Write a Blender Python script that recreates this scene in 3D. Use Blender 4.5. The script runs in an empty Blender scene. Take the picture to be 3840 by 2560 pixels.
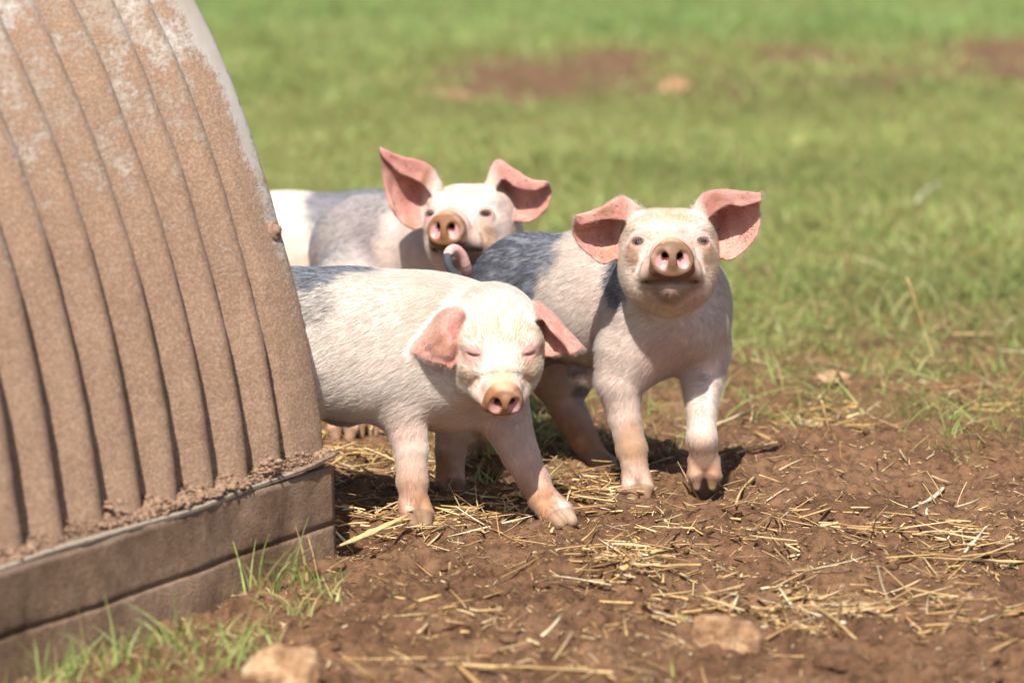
import bpy, math, random
import numpy as np
from mathutils import Vector, Matrix

rng = np.random.default_rng(7)
random.seed(7)
scene = bpy.context.scene
COL = scene.collection
TAU = math.tau

# ------------------------------------------------------------------ camera, sky, sun, exposure
CAM_H = 0.886
PITCH = math.atan(1880.0 / 12800.0)
cam_data = bpy.data.cameras.new("camera")
cam = bpy.data.objects.new("camera", cam_data)
COL.objects.link(cam)
cam.location = (0, 0, CAM_H)
cam.rotation_euler = (math.pi / 2 - PITCH, 0, 0)
cam_data.sensor_width = 36.0
cam_data.lens = 120.0
cam_data.clip_start = 0.05
cam_data.clip_end = 2000.0
cam_data.dof.use_dof = True
cam_data.dof.focus_distance = 4.47
cam_data.dof.aperture_fstop = 4.0
scene.camera = cam

SUN_EL = math.radians(50)
SUN_AZ = math.radians(191)          # clockwise from +Y
SUN_DIR = Vector((math.sin(SUN_AZ) * math.cos(SUN_EL), math.cos(SUN_AZ) * math.cos(SUN_EL), math.sin(SUN_EL)))
world = bpy.data.worlds.new("World")
scene.world = world
world.use_nodes = True
wn = world.node_tree
wn.nodes.clear()
wout = wn.nodes.new("ShaderNodeOutputWorld")
wbg = wn.nodes.new("ShaderNodeBackground")
sky = wn.nodes.new("ShaderNodeTexSky")
sky.sky_type = 'NISHITA'
sky.sun_disc = False
sky.sun_elevation = SUN_EL
sky.sun_rotation = SUN_AZ
sky.air_density = 1.0
sky.dust_density = 1.5
wbg.inputs["Strength"].default_value = 0.10
wn.links.new(sky.outputs[0], wbg.inputs[0])
wn.links.new(wbg.outputs[0], wout.inputs[0])

sun_data = bpy.data.lights.new("sun", 'SUN')
sun_data.energy = 5.0
sun_data.angle = math.radians(0.6)
sun_data.color = (1.0, 0.97, 0.92)
sun = bpy.data.objects.new("sun", sun_data)
sun.rotation_euler = SUN_DIR.to_track_quat('Z', 'Y').to_euler()
sun.location = (-3, -6, 8)
COL.objects.link(sun)

scene.view_settings.view_transform = 'Standard'
scene.view_settings.look = 'None'
scene.view_settings.exposure = 0.57
scene.view_settings.gamma = 1.0
scene.view_settings.use_curve_mapping = False

# ------------------------------------------------------------------ helpers
_c, _s = math.cos(PITCH), math.sin(PITCH)


def P(px, py, Y):
    """world point at world depth Y on the sight line of photo point (px, py)"""
    a = (px - 1920.0) / 12800.0
    b = (1280.0 - py) / 12800.0
    dy = _c + b * _s
    dz = -_s + b * _c
    t = Y / dy
    return np.array([a * t, Y, CAM_H + dz * t])


def G(px, py, z=0.0):
    """world point at height z on the sight line of photo point (px, py)"""
    a = (px - 1920.0) / 12800.0
    b = (1280.0 - py) / 12800.0
    dy = _c + b * _s
    dz = -_s + b * _c
    t = (z - CAM_H) / dz
    return np.array([a * t, dy * t, z])


def _hash(ix, iy, iz, seed):
    h = (ix.astype(np.int64) * 374761393 + iy.astype(np.int64) * 668265263 + iz.astype(np.int64) * 2147483647 + seed * 1274126177) & 0xffffffff
    h = ((h ^ (h >> 13)) * 1274126177) & 0xffffffff
    h = (h ^ (h >> 16)) & 0xffffffff
    h = (h * 2246822519) & 0xffffffff
    h = h ^ (h >> 15)
    return (h & 0xffffff) / float(0xffffff)


def vnoise(p, seed=0):
    p = np.asarray(p, float)
    if p.shape[1] == 2:
        p = np.column_stack([p, np.zeros(len(p))])
    i = np.floor(p).astype(np.int64)
    f = p - i
    f = f * f * f * (f * (f * 6 - 15) + 10)
    r = 0
    for dx in (0, 1):
        wx = f[:, 0] if dx else 1 - f[:, 0]
        for dy in (0, 1):
            wy = f[:, 1] if dy else 1 - f[:, 1]
            for dz in (0, 1):
                wz = f[:, 2] if dz else 1 - f[:, 2]
                r = r + wx * wy * wz * _hash(i[:, 0] + dx, i[:, 1] + dy, i[:, 2] + dz, seed)
    return r * 2 - 1


def fbm(p, octaves=4, seed=0, gain=0.5):
    p = np.asarray(p, float)
    a, r, tot = 1.0, 0, 0
    for o in range(octaves):
        r = r + a * vnoise(p * (2.03 ** o) + o * 17.3, seed + o * 31)
        tot += a
        a *= gain
    return r / tot


def sstep(a, b, x):
    t = np.clip((x - a) / (b - a), 0, 1)
    return t * t * (3 - 2 * t)


def mesh_obj(name, verts, faces, mat=None, parent=None, smooth=True, cols=None, extra=None):
    """faces: array (n,3) or (n,4), or a list of such arrays"""
    me = bpy.data.meshes.new(name)
    if not isinstance(faces, list):
        faces = [faces]
    faces = [np.asarray(f, np.int32) for f in faces if len(f)]
    verts = np.asarray(verts, np.float32)
    me.vertices.add(len(verts))
    me.vertices.foreach_set("co", verts.ravel())
    nl = sum(f.size for f in faces)
    npol = sum(len(f) for f in faces)
    me.loops.add(nl)
    me.polygons.add(npol)
    me.loops.foreach_set("vertex_index", np.concatenate([f.ravel() for f in faces]))
    starts, o = [], 0
    for f in faces:
        starts.append(o + np.arange(len(f)) * f.shape[1])
        o += f.size
    me.polygons.foreach_set("loop_start", np.concatenate(starts).astype(np.int32))
    me.update(calc_edges=True)
    me.validate()
    if smooth:
        me.polygons.foreach_set("use_smooth", np.ones(len(me.polygons), bool))
    if cols is not None:
        at = me.color_attributes.new("Col", 'FLOAT_COLOR', 'POINT')
        c4 = np.ones((len(verts), 4), np.float32)
        c4[:, :3] = cols
        at.data.foreach_set("color", c4.ravel())
    if extra:
        for k, v in extra.items():
            at = me.attributes.new(k, 'FLOAT', 'POINT')
            at.data.foreach_set("value", np.asarray(v, np.float32))
    if mat:
        me.materials.append(mat)
    o = bpy.data.objects.new(name, me)
    COL.objects.link(o)
    if parent is not None:
        o.parent = parent
        o.matrix_parent_inverse = Matrix.Translation(parent.location).inverted()
    return o


def tag(o, label=None, cat=None, group=None, kind=None):
    if label:
        o["label"] = label
    if cat:
        o["category"] = cat
    if group:
        o["group"] = group
    if kind:
        o["kind"] = kind
    return o


def empty(name, loc):
    o = bpy.data.objects.new(name, None)
    o.location = loc
    o.empty_display_size = 0.05
    COL.objects.link(o)
    return o


class NT:
    def __init__(self, name):
        self.m = bpy.data.materials.new(name)
        self.m.use_nodes = True
        self.t = self.m.node_tree
        self.t.nodes.clear()
        self.out = self.n("ShaderNodeOutputMaterial")

    def n(self, typ, **kw):
        nd = self.t.nodes.new(typ)
        for k, v in kw.items():
            setattr(nd, k, v)
        return nd

    def l(self, a, b):
        self.t.links.new(a, b)

    def noise(self, scale, detail=4, rough=0.55, vec=None, distort=0.0):
        nd = self.n("ShaderNodeTexNoise")
        nd.inputs["Scale"].default_value = scale
        nd.inputs["Detail"].default_value = detail
        nd.inputs["Roughness"].default_value = rough
        nd.inputs["Distortion"].default_value = distort
        if vec is not None:
            self.l(vec, nd.inputs["Vector"])
        return nd.outputs[0]

    def ramp(self, fac, stops):
        nd = self.n("ShaderNodeValToRGB")
        cr = nd.color_ramp
        while len(cr.elements) < len(stops):
            cr.elements.new(0.5)
        for e, (p, c) in zip(cr.elements, stops):
            e.position = p
            e.color = (*c, 1) if len(c) == 3 else c
        self.l(fac, nd.inputs[0])
        return nd.outputs[0]

    def mix(self, fac, a, b, mode='MIX'):
        nd = self.n("ShaderNodeMix", data_type='RGBA', blend_type=mode)
        for s, v in ((0, fac), (6, a), (7, b)):
            if hasattr(v, "is_linked") or hasattr(v, "links"):
                self.l(v, nd.inputs[s])
            elif s == 0:
                nd.inputs[0].default_value = v
            else:
                nd.inputs[s].default_value = (*v, 1)
        return nd.outputs[2]

    def math(self, op, a, b=0.0, clamp=False):
        nd = self.n("ShaderNodeMath", operation=op, use_clamp=clamp)
        for i, v in enumerate((a, b)):
            if hasattr(v, "links"):
                self.l(v, nd.inputs[i])
            else:
                nd.inputs[i].default_value = v
        return nd.outputs[0]

    def attr(self, name, out=0):
        nd = self.n("ShaderNodeAttribute")
        nd.attribute_name = name
        return nd.outputs[out]

    def pos(self):
        return self.n("ShaderNodeNewGeometry").outputs["Position"]

    def bump(self, h, strength=0.5, dist=0.002, normal=None):
        nd = self.n("ShaderNodeBump")
        nd.inputs["Strength"].default_value = strength
        nd.inputs["Distance"].default_value = dist
        self.l(h, nd.inputs["Height"])
        if normal is not None:
            self.l(normal, nd.inputs["Normal"])
        return nd.outputs[0]

    def principled(self, col, rough=0.7, spec=0.3, normal=None, metal=0.0, **kw):
        nd = self.n("ShaderNodeBsdfPrincipled")
        for k, v in (("Base Color", col), ("Roughness", rough), ("Metallic", metal)):
            if hasattr(v, "links"):
                self.l(v, nd.inputs[k])
            else:
                nd.inputs[k].default_value = (*v, 1) if isinstance(v, tuple) else v
        nd.inputs["Specular IOR Level"].default_value = spec
        for k, v in kw.items():
            nd.inputs[k.replace("_", " ")].default_value = v
        if normal is not None:
            self.l(normal, nd.inputs["Normal"])
        self.l(nd.outputs[0], self.out.inputs[0])
        return nd


# ------------------------------------------------------------------ materials
def mat_drymud():
    t = NT("dried_mud")
    p = t.pos()
    c = t.ramp(t.noise(90, 5, 0.65, p), [(0.3, (0.21, 0.12, 0.075)), (0.55, (0.34, 0.215, 0.14)), (0.75, (0.44, 0.30, 0.20))])
    t.principled(c, 0.95, 0.1, t.bump(t.noise(300, 4, 0.7, p), 0.7, 0.003))
    return t.m


def mat_soil():
    t = NT("soil")
    p = t.pos()
    n1 = t.noise(9, 5, 0.6, p)
    n2 = t.noise(70, 6, 0.65, p)
    n3 = t.noise(420, 4, 0.7, p)
    c = t.ramp(n1, [(0.3, (0.14, 0.070, 0.038)), (0.5, (0.23, 0.120, 0.064)), (0.72, (0.325, 0.182, 0.100))])
    c2 = t.ramp(n2, [(0.35, (0.42, 0.40, 0.38)), (0.52, (0.95, 0.95, 0.95)), (0.75, (1.25, 1.2, 1.12))])
    c = t.mix(0.9, c, c2, 'MULTIPLY')
    # dead thatch and chaff trodden in the soil further out
    gr = t.attr("grass", 2)
    thatch = t.ramp(t.noise(34, 4, 0.6, p), [(0.3, (0.16, 0.16, 0.045)), (0.55, (0.24, 0.24, 0.065)), (0.8, (0.32, 0.26, 0.12))])
    c = t.mix(gr, c, thatch)
    chaff = t.math('GREATER_THAN', t.noise(160, 3, 0.75, p, 1.5), 0.665)
    chaff = t.math('MULTIPLY', chaff, 0.55)
    c = t.mix(chaff, c, (0.40, 0.265, 0.12))
    h = t.math('ADD', t.math('MULTIPLY', n2, 0.8), t.math('MULTIPLY', n3, 0.45))
    nrm = t.bump(h, 1.0, 0.010)
    t.principled(c, 0.93, 0.15, nrm)
    return t.m


def mat_attr(name, rough=0.6, spec=0.2, trans=0.0, vary=0.25, scale=300):
    """vertex pigment with fine grain; trans > 0 lets light through (leaves)"""
    t = NT(name)
    c = t.attr("Col")
    nz = t.noise(scale, 3, 0.6, t.pos())
    g = t.ramp(nz, [(0.3, (1 - vary,) * 3), (0.7, (1 + vary,) * 3)])
    c = t.mix(1.0, c, g, 'MULTIPLY')
    b = t.principled(c, rough, spec)
    if trans > 0:
        tr = t.n("ShaderNodeBsdfTranslucent")
        t.l(c, tr.inputs[0])
        mx = t.n("ShaderNodeMixShader")
        mx.inputs[0].default_value = trans
        t.l(b.outputs[0], mx.inputs[1])
        t.l(tr.outputs[0], mx.inputs[2])
        t.l(mx.outputs[0], t.out.inputs[0])
    return t.m


def mat_skin():
    t = NT("piglet_skin")
    p = t.pos()
    c = t.attr("Col")
    n = t.noise(60, 5, 0.6, p)
    g = t.ramp(n, [(0.3, (0.86, 0.84, 0.83)), (0.7, (1.10, 1.10, 1.10))])
    c = t.mix(1.0, c, g, 'MULTIPLY')
    wet = t.attr("wet", 2)
    rough = t.math('SUBTRACT', 0.62, t.math('MULTIPLY', wet, 0.36))
    h = t.math('ADD', t.noise(500, 3, 0.6, p), t.math('MULTIPLY', t.noise(110, 3, 0.6, p), 0.4))
    nrm = t.bump(h, 0.35, 0.0012)
    b = t.principled(c, rough, 0.3, nrm)
    t.l(t.math('ADD', 0.25, t.math('MULTIPLY', t.attr("ear", 2), 0.6)), b.inputs["Subsurface Weight"])
    b.inputs["Subsurface Radius"].default_value = (1.0, 0.35, 0.22)
    b.inputs["Subsurface Scale"].default_value = 0.004
    return t.m


def mat_fur():
    t = NT("piglet_fur")
    c = t.attr("Col")
    b = t.principled(c, 0.5, 0.3)
    tr = t.n("ShaderNodeBsdfTranslucent")
    t.l(c, tr.inputs[0])
    mx = t.n("ShaderNodeMixShader")
    mx.inputs[0].default_value = 0.42
    t.l(b.outputs[0], mx.inputs[1])
    t.l(tr.outputs[0], mx.inputs[2])
    t.l(mx.outputs[0], t.out.inputs[0])
    return t.m


def mat_eye():
    t = NT("eye_dark")
    t.principled((0.012, 0.010, 0.012), 0.08, 0.6)
    return t.m


def mat_hut():
    t = NT("muddy_galvanised_iron")
    p = t.pos()
    z = t.n("ShaderNodeSeparateXYZ")
    t.l(p, z.inputs[0])
    n1 = t.noise(16, 6, 0.68, p)
    n2 = t.noise(120, 5, 0.7, p)
    n3 = t.noise(600, 3, 0.7, p)
    u = t.attr("crest", 2)
    metal = t.ramp(t.noise(7, 4, 0.6, p), [(0.3, (0.34, 0.27, 0.20)), (0.55, (0.42, 0.37, 0.31)), (0.72, (0.50, 0.48, 0.45))])
    mud = t.ramp(n2, [(0.3, (0.135, 0.076, 0.045)), (0.50, (0.245, 0.148, 0.092)), (0.72, (0.36, 0.240, 0.160))])
    mud = t.mix(0.5, mud, t.ramp(t.noise(300, 3, 0.7, p), [(0.38, (0.13, 0.074, 0.044)), (0.5, (0.27, 0.165, 0.103)), (0.62, (0.50, 0.36, 0.26))]))
    mud = t.mix(0.4, mud, t.ramp(n1, [(0.3, (0.20, 0.118, 0.072)), (0.7, (0.35, 0.225, 0.148))]))
    # mud thins out with height, and on the far flank of each crest
    cover = t.math('MULTIPLY', z.outputs[2], -1.15)
    cover = t.math('ADD', cover, 1.13)
    cover = t.math('ADD', cover, t.math('MULTIPLY', t.math('SUBTRACT', n1, 0.5), 1.5))
    cover = t.math('ADD', cover, t.math('MULTIPLY', t.math('SUBTRACT', n2, 0.5), 1.1))
    cover = t.math('SUBTRACT', cover, t.math('MULTIPLY', u, t.math('MULTIPLY', z.outputs[2], 1.0)))
    fac = t.ramp(cover, [(0.10, (0.12, 0.12, 0.12)), (0.30, (0.55, 0.55, 0.55)), (0.46, (1, 1, 1))])
    c = t.mix(fac, metal, mud)
    n4 = t.noise(260, 4, 0.75, p)
    h = t.math('ADD', t.math('MULTIPLY', n2, 0.5), t.math('ADD', t.math('MULTIPLY', n4, 0.8), t.math('MULTIPLY', n3, 0.3)))
    h = t.math('MULTIPLY', h, fac)
    nrm = t.bump(h, 0.5, 0.004)
    rg = t.math('ADD', 0.5, t.math('MULTIPLY', fac, 0.45))
    met = t.math('SUBTRACT', 0.10, t.math('MULTIPLY', fac, 0.10))
    t.principled(c, rg, 0.35, nrm, met)
    return t.m


def mat_skirt():
    t = NT("muddy_skirt_iron")
    p = t.pos()
    n1 = t.noise(11, 6, 0.62, p)
    n2 = t.noise(85, 5, 0.7, p)
    mud = t.ramp(n1, [(0.3, (0.16, 0.092, 0.055)), (0.5, (0.27, 0.168, 0.105)), (0.7, (0.38, 0.25, 0.165))])
    mud = t.mix(0.8, mud, t.ramp(n2, [(0.3, (0.7, 0.68, 0.66)), (0.6, (1.08, 1.08, 1.08))]), 'MULTIPLY')
    e = t.attr("edge", 2)
    c = t.mix(t.math('MULTIPLY', e, 0.8), mud, (0.52, 0.43, 0.33))
    h = t.math('ADD', t.math('MULTIPLY', n1, 1.2), t.math('MULTIPLY', n2, 0.6))
    nrm = t.bump(t.math('ADD', h, t.noise(260, 4, 0.7, p)), 0.9, 0.006)
    t.principled(c, 0.85, 0.2, nrm)
    return t.m


def mat_stone():
    t = NT("limestone")
    p = t.pos()
    n1 = t.noise(45, 5, 0.65, p)
    c = t.ramp(n1, [(0.35, (0.20, 0.105, 0.055)), (0.5, (0.34, 0.195, 0.10)), (0.66, (0.52, 0.36, 0.21))])
    nrm = t.bump(t.noise(120, 5, 0.7, p), 0.8, 0.006)
    t.principled(c, 0.9, 0.2, nrm)
    return t.m


SOIL = mat_soil()
SKIRT2 = mat_drymud()
SKIN = mat_skin()
FUR = mat_fur()
EYE = mat_eye()
HUT = mat_hut()
SKIRT = mat_skirt()
STONE = mat_stone()
GRASSM = mat_attr("grass_blades", 0.5, 0.25, 0.35, 0.2, 60)
STRAWM = mat_attr("straw", 0.55, 0.35, 0.12, 0.22, 250)

# ------------------------------------------------------------------ ground
MOUNDS = [  # px, py, height, radius
    (2900, 1800, 0.022, 0.16), (3250, 1720, 0.020, 0.2), (2150, 2180, 0.012, 0.09), (1560, 2330, 0.010, 0.08),
    (3700, 1700, 0.02, 0.2), (2400, 2420, 0.012, 0.12), (3300, 2450, 0.015, 0.14), (1350, 2360, 0.012, 0.06),
    (900, 2560, 0.014, 0.10), (1700, 1990, 0.006, 0.06), (3400, 2050, 0.012, 0.13)]
_M = [(G(a, b), h, r) for a, b, h, r in MOUNDS]
_e = G(0, 2093, 0.12) - G(1225, 1715, 0.12)
AX = _e / np.linalg.norm(_e)               # along the ark, from its far end towards the camera
INW = np.array([AX[1], -AX[0], 0.0])       # horizontally inwards
CORNER = G(1262, 2082)                      # far outer corner of the skirt on the ground
PRINTS = [(a * b, b, c) for a, b, c in zip(rng.uniform(-0.13, 0.15, 110), rng.uniform(3.5, 5.6, 110), rng.uniform(0.016, 0.027, 110))]
FEET = []          # filled below with (x, y, z) where a hoof stands


def H(x, y, fine=True):
    x = np.asarray(x, float)
    y = np.asarray(y, float)
    q = np.column_stack([x.ravel(), y.ravel()])
    h = 0.012 * fbm(q * 3.1, 2, 3) + 0.010 * fbm(q * 9.0, 3, 11)
    for m, a, r in _M:
        h = h + a * np.exp(-((q[:, 0] - m[0]) ** 2 + (q[:, 1] - m[1]) ** 2) / (r * r))
    dd = q - CORNER[None, :2]
    ss, uu = dd @ INW[:2], dd @ AX[:2]
    heap = sstep(0.10, 0.45, uu) * np.exp(-(np.clip(-ss, 0, 9) / 0.07) ** 2) * np.where(ss > 0.02, np.exp(-((ss - 0.02) / 0.02) ** 2), 1)
    h = h - 0.024 * heap
    far = sstep(6, 12, q[:, 1])
    h = h + far * 0.03 * fbm(q * 0.5, 2, 23)
    r0 = 1 - np.abs(fbm(q * 11, 2, 143)) * 2
    h = h + 0.017 * (r0 - 0.6) * sstep(7, 5, q[:, 1])
    for a_, b_, r_ in PRINTS:
        m_ = (np.abs(q[:, 0] - a_) < 0.08) & (np.abs(q[:, 1] - b_) < 0.08)
        if m_.any():
            dd_ = np.hypot(q[m_, 0] - a_, (q[m_, 1] - b_))
            h[m_] += -0.011 * sstep(r_, r_ * 0.55, dd_) + 0.004 * np.exp(-((dd_ - r_ * 1.25) / 0.007) ** 2)
    for f in FEET:
        d2 = (q[:, 0] - f[0]) ** 2 + (q[:, 1] - f[1]) ** 2
        g = np.exp(-d2 / (0.045 ** 2))
        h = h * (1 - g) + (f[2]) * g
        h = h + 0.006 * np.exp(-(np.sqrt(d2) - 0.035) ** 2 / 0.012 ** 2)
    if fine:
        near = np.clip(1 - (q[:, 1] - 5.5) / 4, 0.2, 1)
        r1 = 1 - np.abs(fbm(q * 24, 3, 41, 0.55)) * 2
        h = h + near * (0.0105 * fbm(q * 30, 3, 51, 0.6) + 0.0055 * (r1 - 0.5) + 0.0042 * fbm(q * 110, 3, 61, 0.7))
    return h.reshape(x.shape)


def px_of(x, y, z=0.0):
    dz = z - CAM_H
    f = y * _c - dz * _s
    return 1920 + 12800 * x / f, 1280 - 12800 * (y * _s + dz * _c) / f


def blob(px, py, cx, cy, rx, ry):
    return np.exp(-((px - cx) / rx) ** 2 - ((py - cy) / ry) ** 2)


DIRT = [G(*a) for a in ((3500, 200), (2900, 230), (2300, 290), (1500, 320), (3840, 160), (2100, 200))]


def grassiness(x, y):
    """how much grass grows at ground point (x, y): field with worn bands, bare soil by the hut"""
    q = np.column_stack([x, y])
    n = fbm(q * 1.6, 3, 77)
    n2 = fbm(q * 6.0, 3, 78)
    edge = 4.86 + 0.30 * (x < 0.1) * np.clip((0.1 - x) * 4, 0, 1) - 0.10 * sstep(0.3, 0.7, x)
    g = sstep(0.0, 1.6 + 1.1 * sstep(0.1, 0.5, x), y - edge + 1.15 * n2 + 0.3 * n)
    g = g * (0.86 + 0.14 * sstep(-0.3, 0.3, n2))
    # trampled brown band across the field, 9.5 to 13.5 m out
    c = 12.7 + 0.50 * x
    w = 1.45
    band = np.exp(-((y - c) / w) ** 2) * sstep(-0.5, 0.15, fbm(np.column_stack([x * 1.3, y * 0.45]), 3, 91) + 0.10 * x)
    g = g * (1 - 0.97 * np.clip(band * 1.9, 0, 1) * (0.55 + 0.45 * sstep(-0.2, 0.3, fbm(np.column_stack([x * 2.5, y]), 3, 95))))
    # worn spots nearer
    for (a, b, r, s) in ((0.72, 5.45, 0.13, 0.8), (-0.2, 7.6, 0.3, 0.5), (0.9, 6.9, 0.35, 0.5), (0.35, 5.05, 0.2, 0.6), (1.2, 7.9, 0.5, 0.45)):
        g = g * (1 - s * np.exp(-(((x - a) / (r * 1.6)) ** 2 + ((y - b) / r) ** 2)))
    return np.clip(g, 0, 1)


def graded(lo, hi, step, far_lo, far_hi, growth=1.06):
    c = list(np.arange(lo, hi, step))
    s, v = step, hi
    while v < far_hi:
        c.append(v)
        s *= growth
        v += s
    c.append(far_hi)
    s, v, neg = step, lo, []
    while v > far_lo:
        s *= growth
        v -= s
        neg.append(max(v, far_lo))
    return np.array(neg[::-1] + c)


def build_ground():
    xs = graded(-0.75, 0.82, 0.0042, -250, 250, 1.07)
    ys = graded(3.35, 5.5, 0.0042, -60, 600, 1.022)
    X, Y = np.meshgrid(xs, ys, indexing='ij')
    Z = H(X, Y)
    far = (np.abs(X) > 30) | (Y > 60) | (Y < -20)
    Z = np.where(far, Z * 0.2, Z)
    g = grassiness(X.ravel(), Y.ravel())
    nx, ny = len(xs), len(ys)
    idx = np.arange(nx * ny).reshape(nx, ny)
    F = np.column_stack([idx[:-1, :-1].ravel(), idx[1:, :-1].ravel(), idx[1:, 1:].ravel(), idx[:-1, 1:].ravel()])
    V = np.column_stack([X.ravel(), Y.ravel(), Z.ravel()])
    o = mesh_obj("ground", V, F, SOIL, extra={"grass": g})
    tag(o, "reddish brown trodden soil running out into a grass field", kind="structure")


# ------------------------------------------------------------------ implicit body modelling
class Field:
    def __init__(self, lo, hi, h):
        self.lo = np.array(lo, float)
        self.h = h
        self.n = np.ceil((np.array(hi) - self.lo) / h).astype(int) + 1
        self.v = np.full(self.n, 1.0, np.float32)

    def box(self, lo, hi):
        a = np.clip(np.floor((np.asarray(lo) - self.lo) / self.h).astype(int), 0, self.n)
        b = np.clip(np.ceil((np.asarray(hi) - self.lo) / self.h).astype(int) + 1, 0, self.n)
        if np.any(b <= a):
            return None
        ax = [(self.lo[i] + np.arange(a[i], b[i]) * self.h).astype(np.float32) for i in range(3)]
        return (slice(a[0], b[0]), slice(a[1], b[1]), slice(a[2], b[2])), ax

    def comb(self, sl, d, k, op='u'):
        v = self.v[sl]
        if op == 'u':
            hh = np.clip(0.5 + 0.5 * (v - d) / k, 0, 1)
            self.v[sl] = v * (1 - hh) + d * hh - k * hh * (1 - hh)
        else:
            hh = np.clip(0.5 - 0.5 * (v + d) / k, 0, 1)
            self.v[sl] = v * (1 - hh) - d * hh + k * hh * (1 - hh)

    def ell(self, c, r, R=None, k=0.02, op='u'):
        c = np.asarray(c, float)
        r = np.asarray(r, float)
        R = np.eye(3) if R is None else np.asarray(R)
        ext = np.sqrt(((R * r[None, :]) ** 2).sum(1)) + k + 2 * self.h
        bx = self.box(c - ext, c + ext)
        if bx is None:
            return
        sl, ax = bx
        dx, dy, dz = ax[0][:, None, None] - c[0], ax[1][None, :, None] - c[1], ax[2][None, None, :] - c[2]
        k0 = 0
        k1 = 0
        for i in range(3):
            q = (R[0, i] * dx + R[1, i] * dy + R[2, i] * dz)
            k0 = k0 + (q / r[i]) ** 2
            k1 = k1 + (q / r[i] ** 2) ** 2
        k0 = np.sqrt(k0)
        d = k0 * (k0 - 1) / np.maximum(np.sqrt(k1), 1e-6)
        d = np.where(k0 < 1e-3, -r.min(), d)
        self.comb(sl, d.astype(np.float32), k, op)

    def cone(self, a, b, ra, rb, k=0.015, op='u', flat=None):
        """round cone; flat=(axis vector, factor) squeezes it along an axis"""
        a = np.asarray(a, float)
        b = np.asarray(b, float)
        m = max(ra, rb) * 1.6 + k + 2 * self.h
        bx = self.box(np.minimum(a, b) - m, np.maximum(a, b) + m)
        if bx is None:
            return
        sl, ax = bx
        ba = b - a
        L2 = max((ba ** 2).sum(), 1e-12)
        dx, dy, dz = ax[0][:, None, None] - a[0], ax[1][None, :, None] - a[1], ax[2][None, None, :] - a[2]
        t = np.clip((dx * ba[0] + dy * ba[1] + dz * ba[2]) / L2, 0, 1)
        ex, ey, ez = dx - t * ba[0], dy - t * ba[1], dz - t * ba[2]
        if flat is not None:
            f, s = np.asarray(flat[0], float), flat[1]
            f = f / np.linalg.norm(f)
            w = (ex * f[0] + ey * f[1] + ez * f[2]) * (s - 1)
            ex, ey, ez = ex + w * f[0], ey + w * f[1], ez + w * f[2]
        d = np.sqrt(ex * ex + ey * ey + ez * ez) - (ra + (rb - ra) * t)
        self.comb(sl, d.astype(np.float32), k, op)

    def chain(self, pts, rad, k=0.012, op='u', flat=None):
        for i in range(len(pts) - 1):
            self.cone(pts[i], pts[i + 1], rad[i], rad[i + 1], k if i == 0 else min(k, 0.005), op, flat)

    def disc(self, c, R, a, b, t, rr, k=0.003, op='u'):
        """rounded elliptic disc, axis = local y"""
        c = np.asarray(c, float)
        m = max(a, b, t) + k + 2 * self.h
        bx = self.box(c - m, c + m)
        sl, ax = bx
        dx, dy, dz = ax[0][:, None, None] - c[0], ax[1][None, :, None] - c[1], ax[2][None, None, :] - c[2]
        q = [R[0, i] * dx + R[1, i] * dy + R[2, i] * dz for i in range(3)]
        b2 = b * (1.0 + 0.10 * np.clip(q[2] / b, -1, 1))
        a2 = a * (1.0 - 0.16 * np.clip(q[2] / b, -0.4, 1) ** 2)
        m0 = min(a, b)
        rad = (np.sqrt((q[0] / a2) ** 2 + (q[2] / b2) ** 2) - 1) * m0 + rr
        w = np.abs(q[1]) - t + rr
        d = np.sqrt(np.maximum(rad, 0) ** 2 + np.maximum(w, 0) ** 2) + np.minimum(np.maximum(rad, w), 0) - rr
        self.comb(sl, d.astype(np.float32), k, op)

    def sheet(self, pts, rad, k=0.006):
        """union with a cloud of small balls that fills a curved sheet; returns the sheet distance sampler"""
        lo, hi = pts.min(0) - 0.012, pts.max(0) + 0.012
        sl, ax = self.box(lo, hi)
        shp = tuple(len(a) for a in ax)
        d = np.full(shp, 0.05, np.float32)
        org = np.array([a[0] for a in ax])
        base = np.round((pts - org) / self.h).astype(int)
        W = int(math.ceil(0.0075 / self.h))
        offs = [(i, j, l) for i in range(-W, W + 1) for j in range(-W, W + 1) for l in range(-W, W + 1) if i * i + j * j + l * l <= (W + 0.9) ** 2]
        df = d.reshape(-1)
        for o in offs:
            g = base + np.array(o)
            ok = np.all((g >= 0) & (g < np.array(shp)), axis=1)
            gg = g[ok]
            dist = np.sqrt(((org + gg * self.h - pts[ok]) ** 2).sum(1)) - rad[ok]
            np.minimum.at(df, (gg[:, 0] * shp[1] + gg[:, 1]) * shp[2] + gg[:, 2], dist.astype(np.float32))
        self.comb(sl, d, k, 'u')

    def at(self, p):
        i = np.clip(((np.asarray(p) - self.lo) / self.h), 0, self.n - 1.001)
        j = i.astype(int)
        f = i - j
        r = 0
        for dx in (0, 1):
            for dy in (0, 1):
                for dz in (0, 1):
                    w = (f[..., 0] if dx else 1 - f[..., 0]) * (f[..., 1] if dy else 1 - f[..., 1]) * (f[..., 2] if dz else 1 - f[..., 2])
                    r = r + w * self.v[j[..., 0] + dx, j[..., 1] + dy, j[..., 2] + dz]
        return r

    def surf(self, start, direction):
        """walk from outside along direction until the surface"""
        p = np.array(start, float)
        d = np.asarray(direction, float)
        d = d / np.linalg.norm(d)
        for _ in range(400):
            if self.at(p[None])[0] < 0:
                return p
            p = p + d * 0.0005
        return p

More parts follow.
